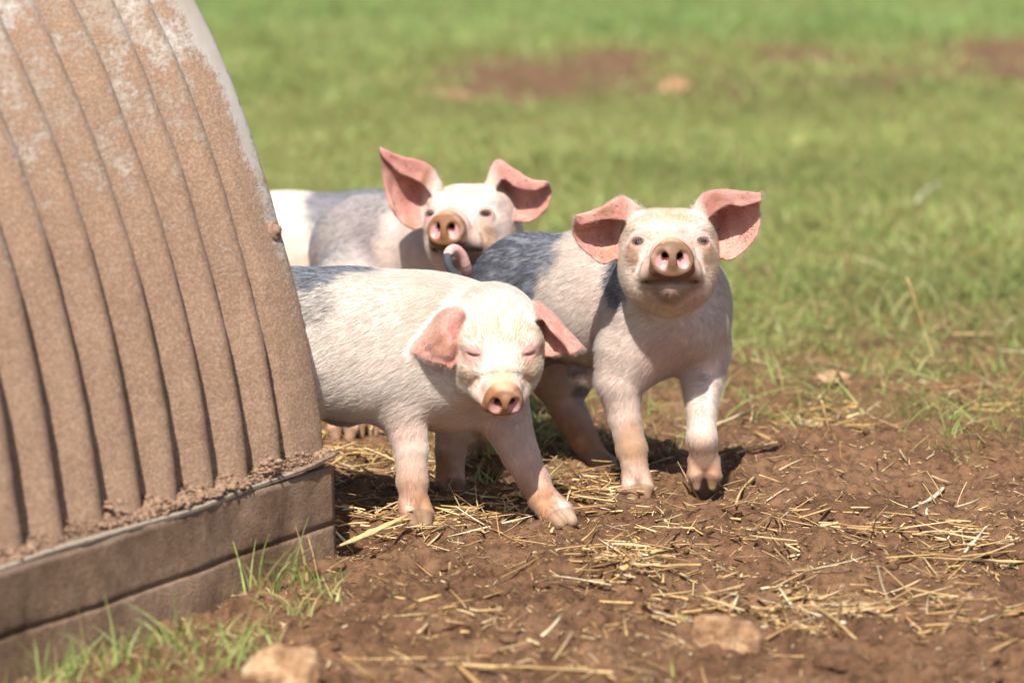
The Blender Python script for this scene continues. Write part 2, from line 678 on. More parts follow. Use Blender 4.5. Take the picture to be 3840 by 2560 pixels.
    def mesh(self, smooth=2):
        v = self.v
        ins = v < 0
        c = np.zeros(tuple(s - 1 for s in v.shape), np.int8)
        for dx in (0, 1):
            for dy in (0, 1):
                for dz in (0, 1):
                    c += ins[dx:v.shape[0] - 1 + dx, dy:v.shape[1] - 1 + dy, dz:v.shape[2] - 1 + dz]
        I = np.argwhere((c > 0) & (c < 8))
        idx = np.full(c.shape, -1, np.int32)
        idx[I[:, 0], I[:, 1], I[:, 2]] = np.arange(len(I))
        acc = np.zeros((len(I), 3))
        cnt = np.zeros(len(I))
        corners = [(0, 0, 0), (1, 0, 0), (0, 1, 0), (1, 1, 0), (0, 0, 1), (1, 0, 1), (0, 1, 1), (1, 1, 1)]
        for a in range(8):
            for b in range(a + 1, 8):
                A, B = np.array(corners[a]), np.array(corners[b])
                if np.abs(A - B).sum() != 1:
                    continue
                va = v[I[:, 0] + A[0], I[:, 1] + A[1], I[:, 2] + A[2]]
                vb = v[I[:, 0] + B[0], I[:, 1] + B[1], I[:, 2] + B[2]]
                m = (va < 0) != (vb < 0)
                va = np.clip(va[m], -3 * self.h, 3 * self.h)
                vb = np.clip(vb[m], -3 * self.h, 3 * self.h)
                t = va / (va - vb)
                acc[m] += A + t[:, None] * (B - A)
                cnt[m] += 1
        V = self.lo + (I + acc / cnt[:, None]) * self.h
        F = []
        for ax in range(3):
            s0 = [slice(None)] * 3
            s1 = [slice(None)] * 3
            s0[ax] = slice(0, -1)
            s1[ax] = slice(1, None)
            a, b = ins[tuple(s0)], ins[tuple(s1)]
            E = np.argwhere(a != b)
            flip = a[E[:, 0], E[:, 1], E[:, 2]]
            o1, o2 = [(1, 2), (2, 0), (0, 1)][ax]
            ok = (E[:, o1] > 0) & (E[:, o2] > 0) & (E[:, o1] < c.shape[o1]) & (E[:, o2] < c.shape[o2])
            E, flip = E[ok], flip[ok]

            def cell(d1, d2):
                e = E.copy()
                e[:, o1] -= d1
                e[:, o2] -= d2
                return idx[e[:, 0], e[:, 1], e[:, 2]]
            q = np.column_stack([cell(1, 1), cell(0, 1), cell(0, 0), cell(1, 0)])
            q[~flip] = q[~flip][:, ::-1]
            F.append(q)
        F = np.concatenate(F)
        F = F[(F >= 0).all(1)]
        E = np.concatenate([F[:, [0, 1]], F[:, [1, 2]], F[:, [2, 3]], F[:, [3, 0]]])
        for it in range(smooth):
            S = np.zeros_like(V)
            N = np.bincount(E[:, 0], minlength=len(V)) + np.bincount(E[:, 1], minlength=len(V))
            for q in range(3):
                S[:, q] = np.bincount(E[:, 0], V[E[:, 1], q], len(V)) + np.bincount(E[:, 1], V[E[:, 0], q], len(V))
            w = 0.5 if it % 2 == 0 else -0.3
            V = V + w * (S / np.maximum(N, 1)[:, None] - V)
        return V, F


def normals(V, F):
    fn = np.cross(V[F[:, 2]] - V[F[:, 0]], V[F[:, 3]] - V[F[:, 1]])
    N = np.zeros_like(V)
    for c in range(4):
        for q in range(3):
            N[:, q] += np.bincount(F[:, c], fn[:, q], len(V))
    return N / np.maximum(np.linalg.norm(N, axis=1), 1e-12)[:, None]


def catmull(a, n):
    """a: (m, ...) control rows -> (n, ...) smooth interpolation through them"""
    a = np.asarray(a, float)
    m = len(a)
    t = np.linspace(0, m - 1, n)
    i = np.minimum(t.astype(int), m - 2)
    f = (t - i).reshape((-1,) + (1,) * (a.ndim - 1))
    p1, p2 = a[i], a[i + 1]
    p0 = np.where((i > 0).reshape(f.shape), a[np.maximum(i - 1, 0)], 2 * p1 - p2)
    p3 = np.where((i < m - 2).reshape(f.shape), a[np.minimum(i + 2, m - 1)], 2 * p2 - p1)
    return 0.5 * (2 * p1 + (p2 - p0) * f + (2 * p0 - 5 * p1 + 4 * p2 - p3) * f ** 2 + (3 * p1 - p0 - 3 * p2 + p3) * f ** 3)


def rotm(yaw, pitch, roll):
    """head frame: columns x (image right), y (forward), z (up). neutral looks at the camera (-Y)"""
    yaw, pitch, roll = map(math.radians, (yaw, pitch, roll))
    M = Matrix.Rotation(math.pi + yaw, 3, 'Z') @ Matrix.Rotation(pitch, 3, 'X') @ Matrix.Rotation(roll, 3, 'Y')
    return np.array(M)


def ear(F, rows, Ybase, th=0.0016, thb=0.0040, k=0.006):
    ctl = np.array([[P(a, b, Ybase + d) for a, b, d in r] for r in rows])
    g = catmull(ctl, 90)                       # along the ear
    g = catmull(g.transpose(1, 0, 2), 90).transpose(1, 0, 2)
    nu, nv = g.shape[:2]
    u = np.linspace(0, 1, nu)[:, None] * np.ones((1, nv))
    v = np.ones((nu, 1)) * np.linspace(0, 1, nv)[None]
    # soft ripples
    n = fbm(np.column_stack([u.ravel() * 4, v.ravel() * 3]), 2, int(abs(Ybase * 100)) + int(rows[0][0][0]))
    pts = g.reshape(-1, 3)
    pts[:, 1] += 0.0065 * n * u.ravel() ** 0.7
    edge = np.minimum(np.minimum(v, 1 - v), 1 - u).ravel()
    rad = th + (thb - th) * np.clip(1 - u.ravel() * 2.2, 0, 1) ** 1.5
    rad = rad * (0.78 + 0.22 * sstep(0, 0.07, edge))
    rad = rad + 0.0005 * sstep(0.1, 0.0, edge)
    F.sheet(pts, rad, k)
    return pts, u.ravel()


def head(F, O, R, s=1.0, lower_jaw=1.0, puff=1.0, ds=1.0):
    """piglet head in its own frame: x to image right, y forward, z up"""
    def T(p):
        return np.asarray(O) + R @ (np.asarray(p, float) * s)

    def E(c, r, k=0.02, op='u'):
        F.ell(T(c), np.asarray(r) * s, R, k, op)
    E((0, -0.005, 0.004), (0.0565, 0.062, 0.053), 0.02)
    E((0, -0.046, -0.008), (0.057, 0.050, 0.055), 0.025)
    for x in (-1, 1):
        E((x * 0.028, -0.008, 0.024), (0.030, 0.045, 0.030), 0.02)
        E((x * 0.043, 0.006, -0.004), (0.019, 0.040, 0.034), 0.02)
        E((x * 0.030 * puff, 0.010, -0.034), (0.031 * puff, 0.050, 0.040), 0.022)
        E((x * 0.034, 0.034, 0.028), (0.020, 0.018, 0.011), 0.014)      # brow
        E((x * 0.036, 0.046, -0.006), (0.018, 0.020, 0.016), 0.014)      # cheek bone below the eye
    F.cone(T((0, 0.030, -0.004)), T((0, 0.098, -0.021)), 0.041 * s, 0.0265 * s, 0.016)
    for x in (-1, 1):
        E((x * 0.018, 0.088, -0.034), (0.0135, 0.026, 0.0125), 0.009)    # upper lip
        E((x * 0.027, 0.060, -0.036), (0.014, 0.026, 0.016), 0.012)
    F.cone(T((0, 0.010, -0.048)), T((0, 0.082, -0.052)), 0.040 * s, 0.0165 * s * lower_jaw, 0.014)
    F.disc(T((0, 0.108, -0.022)), R, 0.0285 * s * ds, 0.0262 * s * ds, 0.0095 * s, 0.005 * s, 0.0035)
    # wrinkles over the snout
    for yy, rr in ((0.090, 0.0020), (0.078, 0.0016)):
        pts = [T((0.030 * math.sin(a), yy - 0.010 * abs(math.sin(a)), -0.019 + 0.031 * math.cos(a))) for a in np.linspace(-1.25, 1.25, 9)]
        F.chain(pts, [rr * s] * 9, 0.004, 's')
    for x in (-1, 1):
        F.chain([T((x * 0.027, 0.082, 0.006)), T((x * 0.037, 0.072, -0.012)), T((x * 0.042, 0.062, -0.030))], [0.0010 * s, 0.0018 * s, 0.0012 * s], 0.008, 's')
    for x in (-1, 1):
        E((x * 0.0135, 0.1185, -0.0235), (0.0098, 0.0048, 0.0128), 0.0035, 's')
        F.cone(T((x * 0.0100, 0.122, -0.0200)), T((x * 0.0090, 0.098, -0.012)), 0.0047 * s, 0.003 * s, 0.0022, 's')
    # mouth line
    pts = [T(p) for p in ((-0.036, 0.054, -0.043), (-0.028, 0.075, -0.048), (-0.016, 0.094, -0.0495), (0, 0.102, -0.0465),
                          (0.016, 0.094, -0.0495), (0.028, 0.075, -0.048), (0.036, 0.054, -0.043))]
    F.chain(pts, [0.002 * s, 0.0032 * s, 0.0038 * s, 0.0036 * s, 0.0038 * s, 0.0032 * s, 0.002 * s], 0.006, 's')
    return T


def eyes(F, T, R, s, closed=False, ex=0.0400, ez=0.006, size=1.12):
    out = []
    for x in (-1, 1):
        d = R @ np.array([-x * 0.35, -0.92, -0.1])
        p = F.surf(T((x * (ex + 0.012), 0.085, ez + 0.004)), d)
        n = -d / np.linalg.norm(d)
        side = np.cross(n, R[:, 2])
        side /= np.linalg.norm(side)
        up = np.cross(side, n)
        M = np.column_stack([side, n, up])
        if closed:
            pts = [p + side * q * 0.0095 * s + up * (-0.0016 * (1 - (q ** 2))) * s for q in np.linspace(-1, 1, 7)]
            F.ell(p - n * 0.0045 * s, np.array([0.0115, 0.0055, 0.0075]) * s, M, 0.008)
            F.chain([q + n * 0.002 for q in pts], [0.0017 * s] * 7, 0.0025, 's')
        else:
            F.ell(p - n * 0.001 * s, np.array([0.0125, 0.006, 0.0105]) * s, M, 0.007)
            F.ell(p + n * 0.004 * s, np.array([0.0086, 0.0085, 0.0044 * size]) * s, M, 0.0025, 's')
            F.ell(p + up * 0.0058 * s - n * 0.0003, np.array([0.0115, 0.0050, 0.0034]) * s, M, 0.003)
            pts = [p + side * q * 0.0135 * s + up * (0.0130 - 0.006 * q * q) * s + n * 0.001 for q in np.linspace(-1, 1, 7)]
            F.chain(pts, [0.0015 * s] * 7, 0.005, 's')
        out.append((p, n, side, up))
    return out


HOOVES = []


def hoof(F, fet, toe, side, w=0.0098, r0=0.0122, r1=0.0078, gap=1.0):
    """two toes from the fetlock down to the toe tips plus dew claws"""
    fet, toe, side = (np.asarray(q, float) for q in (fet, toe, side))
    side = side / np.linalg.norm(side)
    d = toe - fet
    HOOVES.append((toe, r0))
    for x in (-1, 1):
        a = fet + side * x * w * 0.75
        b = fet + d * 0.55 + side * x * w * 1.05
        c = toe + side * x * w * (0.85 * gap)
        F.cone(a, b, r0, r0 * 0.92, 0.004)
        F.cone(b, c, r0 * 0.92, r1, 0.0015 if x > 0 else 0.003)
    # the cleft
    fwd = np.cross(side, d)
    fwd /= np.linalg.norm(fwd)
    for sgn in (-1, 1):
        F.cone(fet + d * 0.62 + fwd * sgn * r0 * 1.1, toe + fwd * sgn * r0 * 0.9 + d * 0.15, 0.0012, 0.0030 * gap, 0.003, 's')


def leg(F, pts, rad, toe, side, k=0.016, **kw):
    F.chain(pts, rad, k)
    hoof(F, pts[-1], toe, side, **kw)
    FEET.append((toe[0], toe[1], toe[2] - 0.006))


def sample_hairs(V, F, N, count, dens):
    tri = np.concatenate([F[:, [0, 1, 2]], F[:, [0, 2, 3]]])
    A = 0.5 * np.linalg.norm(np.cross(V[tri[:, 1]] - V[tri[:, 0]], V[tri[:, 2]] - V[tri[:, 0]]), axis=1)
    w = A * dens[tri].mean(1)
    cdf = np.cumsum(w)
    pick = np.searchsorted(cdf, rng.random(count) * cdf[-1])
    t = tri[np.clip(pick, 0, len(tri) - 1)]
    r1 = np.sqrt(rng.random(count))
    r2 = rng.random(count)
    B = np.column_stack([1 - r1, r1 * (1 - r2), r1 * r2])
    pos = (V[t] * B[:, :, None]).sum(1)
    nn = (N[t] * B[:, :, None]).sum(1)
    nn /= np.linalg.norm(nn, axis=1)[:, None]
    return pos, nn, t[:, 0]


def curves_obj(name, pts, rad, cols, mat, parent):
    """pts (n, k, 3), rad (n, k), cols (n, 3)"""
    n, k = pts.shape[:2]
    cu = bpy.data.hair_curves.new(name)
    cu.add_curves([k] * n)
    cu.attributes["position"].data.foreach_set("vector", pts.astype(np.float32).ravel())
    ra = cu.attributes.get("radius") or cu.attributes.new("radius", 'FLOAT', 'POINT')
    ra.data.foreach_set("value", rad.astype(np.float32).ravel())
    ca = cu.attributes.new("Col", 'FLOAT_COLOR', 'CURVE')
    c4 = np.ones((n, 4), np.float32)
    c4[:, :3] = cols
    ca.data.foreach_set("color", c4.ravel())
    cu.materials.append(mat)
    o = bpy.data.objects.new(name, cu)
    COL.objects.link(o)
    o.parent = parent
    o.matrix_parent_inverse = Matrix.Translation(parent.location).inverted()
    return o


PINK = np.array([0.72, 0.44, 0.37])
PALE = np.array([0.78, 0.66, 0.57])
CREAM = np.array([0.76, 0.61, 0.42])
EARP = np.array([0.54, 0.25, 0.205])
SLATE = np.array([0.13, 0.135, 0.16])
MUD = np.array([0.36, 0.20, 0.11])
DMUD = np.array([0.17, 0.085, 0.045])


def mixc(c, d, w):
    w = np.clip(w, 0, 1)[:, None]
    return c * (1 - w) + np.asarray(d) * w


def finish_pig(name_label, F, base, spine, headinfo, ears, patches, hairs, seed, hair_len=0.0135, muddy=0.17, closed=False,
               eye_list=(), mud_spots=(), chin=0.62, nose=np.array([0.20, 0.105, 0.055]), crown=0.9, tone=0.92, white=0.2, bare=(), group="piglets beside the ark"):
    V, Q = F.mesh(2)
    N = normals(V, Q)
    O, R, s = headinfo if headinfo is not None else (None, None, 1)
    n = len(V)
    wet = np.zeros(n)
    nz = fbm(V * 28, 3, seed)
    nf = fbm(V * 90, 3, seed + 5)
    col = mixc(np.tile(PALE, (n, 1)), PINK, 0.45 + 0.55 * fbm(V * 14, 3, seed + 9))
    col = mixc(col, CREAM, sstep(0.1, 0.5, fbm(V * 11 + 5, 3, seed + 13)) * 0.5)
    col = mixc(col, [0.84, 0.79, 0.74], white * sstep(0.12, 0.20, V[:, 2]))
    # white hair amount; dark hair amount
    dark = np.zeros(n)
    for c, r, st in patches:
        d = np.linalg.norm((V - np.asarray(c)) / np.asarray(r), axis=1) + 0.22 * fbm(V * 22, 3, seed + 21) + 0.10 * nf
        dark = np.maximum(dark, st * sstep(1.12, 0.72, d))
    col = mixc(col, SLATE, dark * 0.85)
    dens = 0.55 + 0.45 * sstep(-0.5, 0.4, N[:, 2])
    length = np.full(n, hair_len)
    # flow of the coat
    a, b = np.asarray(spine[0]), np.asarray(spine[1])      # neck -> rump
    back = (b - a) / np.linalg.norm(b - a)
    flow = np.tile(back, (n, 1)) + np.array([0, 0, -0.45])
    cen = (a + b) / 2
    sidev = V - cen
    sidev[:, 2] = 0
    low = sstep(0.16, 0.10, V[:, 2])
    flow = flow * (1 - low[:, None]) + low[:, None] * np.array([0, 0, -1.0])
    earm = np.zeros(n)
    hmask = np.zeros(n)
    hsoft = np.zeros(n)
    if O is not None:
        L = (V - O) @ R / s
        hd = np.linalg.norm(L * np.array([1, 0.75, 1]) - np.array([0, 0.02, -0.01]), axis=1)
        hm = sstep(0.115, 0.075, hd)
        hmask = hm
        hsoft = sstep(0.100, 0.045, hd)
        hflow = -R[:, 1][None] * 1.0 + R[:, 2][None] * 0.25 + (L[:, 0:1] * 6) * R[:, 0][None]
        flow = flow * (1 - hm[:, None]) + hflow * hm[:, None]
        col = mixc(col, np.array([0.66, 0.43, 0.23]), hsoft * crown * sstep(-0.01, 0.04, L[:, 2]) * sstep(0.06, 0.03, L[:, 1]) * (0.55 + 0.9 * nz))
        col = mixc(col, [0.70, 0.46, 0.33], hm * 0.5 * sstep(0.0, 0.6, fbm(V * 45 + 3, 3, seed + 31)))
        length = length * (1 - 0.28 * hm)
        # snout: bare pink to brown skin
        sn = hm * sstep(0.072, 0.088, L[:, 1]) * sstep(-0.06, -0.045, L[:, 2])
        col = mixc(col, [0.58, 0.32, 0.23], sn * 0.8 * (0.8 + 0.6 * nz))
        disc = hm * sstep(0.099, 0.102, L[:, 1]) * sstep(-0.053, -0.049, L[:, 2])
        dm = 0.75 + 0.6 * nz + 0.3 * nf
        col = mixc(col, nose, disc * np.clip(dm + 0.3, 0, 1))
        col = mixc(col, [0.52, 0.34, 0.21], disc * sstep(-0.002, 0.003, L[:, 2] + 0.006 * nf) * 0.75)
        for x in (-1, 1):
            e = np.sqrt(((L[:, 0] - x * 0.0135) / 0.0084) ** 2 + ((L[:, 2] + 0.0245) / 0.0110) ** 2) + 0.30 * nf
            nos = disc * sstep(1.12, 0.85, e)
            col = mixc(col, [0.62, 0.33, 0.32], nos * 0.85)
            wet = np.maximum(wet, nos)
            hole = disc * sstep(1.3, 0.7, np.sqrt(((L[:, 0] - x * 0.0100) / 0.0048) ** 2 + ((L[:, 2] + 0.0195) / 0.0050) ** 2)) \
                + hm * (np.abs(L[:, 0] - x * 0.0095) < 0.006) * (np.abs(L[:, 2] + 0.017) < 0.009) * (L[:, 1] > 0.09) * (L[:, 1] < 0.1125)
            col = mixc(col, [0.12, 0.03, 0.03], hole)
        wet = np.maximum(wet, disc * 0.05)
        # muddy lips and chin
        ch = hm * sstep(0.045, 0.075, L[:, 1] + 0.01 * nz) * sstep(-0.038, -0.046, L[:, 2] + 0.006 * nz) * (1 - disc)
        col = mixc(col, DMUD * 1.3, ch * chin * (0.9 + 0.5 * nz))
        dens = dens * (1 - 0.5 * ch * chin)
        ml = hm * np.exp(-((L[:, 2] + 0.047) / 0.005) ** 2) * sstep(0.055, 0.07, L[:, 1]) * (1 - disc)
        col = mixc(col, DMUD * 0.9, ml * 0.62)
        dens = dens * (1 - 0.97 * disc) * (1 - 0.75 * sn)
        length = length * (1 - 0.5 * sn)
        for (p, nn, sd, up) in eye_list:
            de = np.linalg.norm(V - p, axis=1)
            col = mixc(col, [0.60, 0.29, 0.25], sstep(0.020, 0.009, de) * 0.8)
            if closed:
                q = V - p
                lid = np.sqrt(((q @ sd) / 0.0085) ** 2 + ((q @ up + 0.001) / 0.0020) ** 2)
                col = mixc(col, [0.20, 0.09, 0.08], sstep(1.2, 0.6, lid) * (np.abs(q @ nn) < 0.012) * 0.8)
            if not closed:
                q = V - p
                lid = np.sqrt(((q @ sd) / 0.0088) ** 2 + ((q @ up) / 0.0058) ** 2)
                col = mixc(col, [0.16, 0.07, 0.06], sstep(1.3, 0.8, lid) * (np.abs(q @ nn) < 0.012))
            dens = dens * (1 - 0.8 * sstep(0.016, 0.009, de))
    if ears:
        from mathutils.kdtree import KDTree
        step = 7
        P_ = np.concatenate([e[0][::step] for e in ears])
        U_ = np.concatenate([e[1][::step] for e in ears])
        kd = KDTree(len(P_))
        for i, p in enumerate(P_):
            kd.insert(p, i)
        kd.balance()
        cand = np.where(((V > P_.min(0) - 0.01) & (V < P_.max(0) + 0.01)).all(1))[0]
        ecen = [e[0].mean(0) for e in ears]
        for i in cand:
            _, j, dist = kd.find(V[i])
            if dist < 0.0065:
                earm[i] = min(1, (0.0065 - dist) / 0.002) * min(1, max(0, (U_[j] - 0.10) * 6))
        for e in ears:
            tip = e[0][e[1] > 0.98].mean(0)
            root = e[0][e[1] < 0.02].mean(0)
            dd = tip - root
            near = (np.linalg.norm(V - (tip + root) / 2, axis=1) < 0.08) & (earm > 0)
            w = earm * near
            flow = flow * (1 - w[:, None]) + w[:, None] * (dd / np.linalg.norm(dd))
        ec = mixc(np.tile(EARP, (n, 1)), [0.64, 0.37, 0.29], 0.4 + 0.9 * nz)
        vein = sstep(0.90, 0.985, 1 - np.abs(fbm(V * 60 + 9, 3, seed + 88)) * 1.6)
        ec = mixc(ec, [0.46, 0.15, 0.12], vein * 0.55)
        ec = mixc(ec, [0.40, 0.20, 0.12], 0.8 * sstep(0.15, 0.6, fbm(V * 40 - 4, 3, seed + 91)))
        speck = (fbm(V * 330, 2, seed + 77) > 0.62).astype(float)
        ec = mixc(ec, [0.10, 0.05, 0.04], speck * 0.8)
        col = col * (1 - earm[:, None]) + ec * earm[:, None]
        dens = dens * (1 - 0.55 * earm)
        length = length * (1 - 0.35 * earm)
    col = col * tone
    # muddy legs and feet
    mw = sstep(muddy, 0.02, V[:, 2] + 0.03 * nz)
    col = mixc(col, [0.44, 0.225, 0.115], mw * (0.88 + 1.1 * nz))
    foot = sstep(0.020, 0.006, V[:, 2] + 0.008 * nf)
    col = mixc(col, MUD * 0.75, foot * 0.9)
    for tt, r0 in HOOVES:
        dt = np.linalg.norm((V - tt) * np.array([1, 1, 1.15]), axis=1)
        hw = sstep(0.0265, 0.0240, dt + 0.0015 * nf)
        col = mixc(col, [0.24, 0.145, 0.085], hw * (0.85 + 0.3 * nz))
        dens = dens * (1 - hw)
    HOOVES.clear()
    for pts_, r_ in bare:
        for iq, q_ in enumerate(pts_):
            nb = np.linalg.norm(V - q_, axis=1) < r_
            if iq < 2:
                continue
            length[nb] = 0.0028
            dens[nb] = 0.35
            pink_ = iq < len(pts_) * 0.62  # tail is pink up to the loop, its end strand dark furred
            dark[nb] = 0.0 if pink_ else 0.8
            col[nb] = np.array([0.66, 0.38, 0.33]) if pink_ else SLATE * 0.5
    for c, r, colr, w in mud_spots:
        d = np.linalg.norm(V - np.asarray(c), axis=1) / r + 0.35 * nz + 0.15 * nf
        col = mixc(col, colr, w * sstep(1.1, 0.5, d))
    dens = dens * (1 - 0.75 * sstep(0.03, 0.01, V[:, 2]))
    length = length * (1 - 0.4 * low)
    root = empty("piglet", tuple(base))
    body = mesh_obj("body", V, Q, SKIN, root, cols=np.clip(col, 0.01, 0.95), extra={"wet": wet, "ear": earm})
    # coat
    pos, nn, vi = sample_hairs(V, Q, N, hairs, dens)
    fl = flow[vi]
    fl = fl + 0.08 * np.column_stack([fbm(pos * 30, 2, seed + i * 7) for i in range(3)]) * np.linalg.norm(fl, axis=1)[:, None]
    fl = fl - (fl * nn).sum(1)[:, None] * nn
    fl = fl / np.maximum(np.linalg.norm(fl, axis=1), 1e-6)[:, None]
    fl = fl + rng.normal(0, 0.13, fl.shape)
    fl = fl - (fl * nn).sum(1)[:, None] * nn
    fl = fl / np.maximum(np.linalg.norm(fl, axis=1), 1e-6)[:, None]
    Ls = length[vi] * rng.uniform(0.55, 1.25, hairs)
    lift = rng.uniform(0.08, 0.38, hairs)
    K = 4
    pts = np.empty((hairs, K, 3))
    for j in range(K):
        t = j / (K - 1)
        pts[:, j] = pos - nn * 0.0004 + (Ls * t)[:, None] * fl + (Ls * lift * (t - 0.45 * t * t))[:, None] * nn
    rad = np.outer(rng.uniform(0.00006, 0.00013, hairs), np.array([1.0, 0.9, 0.65, 0.15]))
    sk = col[vi]
    dk = dark[vi]
    hc = mixc(np.tile(np.array([0.86, 0.80, 0.71]) * tone, (hairs, 1)), sk, rng.uniform(0.14, 0.50, hairs) * (0.55 + 0.75 * hmask[vi]))
    hc = hc * rng.uniform(0.70, 1.10, (hairs, 1))
    hc = hc * (1 - (hsoft[vi] * crown)[:, None] * np.array([[0.10, 0.20, 0.40]]) * (0.75 + 0.5 * nz[vi])[:, None])
    hc = hc * (1 - 0.10 * hmask[vi] * (white > 0.3))[:, None]
    isdark = rng.random(hairs) < dk * 0.70
    streak = fbm(np.column_stack([pos @ np.cross(back, [0, 0, 1]) * 160, pos[:, 2] * 160, pos @ back * 40]), 2, seed + 3)
    isdark &= (streak > -0.35)
    hc[isdark] = np.array([0.05, 0.055, 0.07]) * rng.uniform(0.6, 2.2, (isdark.sum(), 1))
    lg = (dk > 0.4) & ~isdark
    hc[lg] = np.array([0.50, 0.53, 0.58]) * rng.uniform(0.6, 1.1, (lg.sum(), 1))
    em = earm[vi] > 0.5
    hc[em] = mixc(hc[em], sk[em], np.full(em.sum(), 0.4))
    hc = mixc(hc, sk, mw[vi] * 0.9)
    curves_obj("fur", pts, rad, np.clip(hc, 0.01, 0.95), FUR, root)
    # eyes
    if O is not None and not closed:
        for (p, nn_, sd, up) in eye_list:
            r = 0.0082 * s
            c = p - nn_ * (r * 0.92)
            uu, vv = np.meshgrid(np.linspace(0, TAU, 21)[:-1], np.linspace(0.02, math.pi - 0.02, 14), indexing='ij')
            sp = np.column_stack([(np.sin(vv) * np.cos(uu)).ravel(), (np.sin(vv) * np.sin(uu)).ravel(), np.cos(vv).ravel()])
            ev = c + r * sp
            ii = np.arange(20 * 14).reshape(20, 14)
            ef = np.column_stack([ii[:, :-1].ravel(), np.roll(ii, -1, 0)[:, :-1].ravel(), np.roll(ii, -1, 0)[:, 1:].ravel(), ii[:, 1:].ravel()])
            mesh_obj("eye", ev, ef, EYE, root)
            nl = 11
            q = np.linspace(-1, 1, nl)
            st = p[None] + sd[None] * (q * 0.0085 * s)[:, None] + up[None] * ((0.0058 - 0.003 * q * q) * s)[:, None] + nn_[None] * 0.0015
            ln = rng.uniform(0.008, 0.013, nl)
            lp = np.empty((nl, 4, 3))
            for j in range(4):
                t = j / 3
                lp[:, j] = st + nn_[None] * (ln * t * 0.8)[:, None] - up[None] * (ln * 0.75 * t * t)[:, None] + sd[None] * (q * ln * 0.35 * t)[:, None]
            curves_obj("eyelashes", lp, np.tile([0.00016, 0.00015, 0.00012, 0.00004], (nl, 1)), np.tile([0.85, 0.78, 0.66], (nl, 1)), FUR, root)
    tag(root, name_label, "piglet", group)
    return root


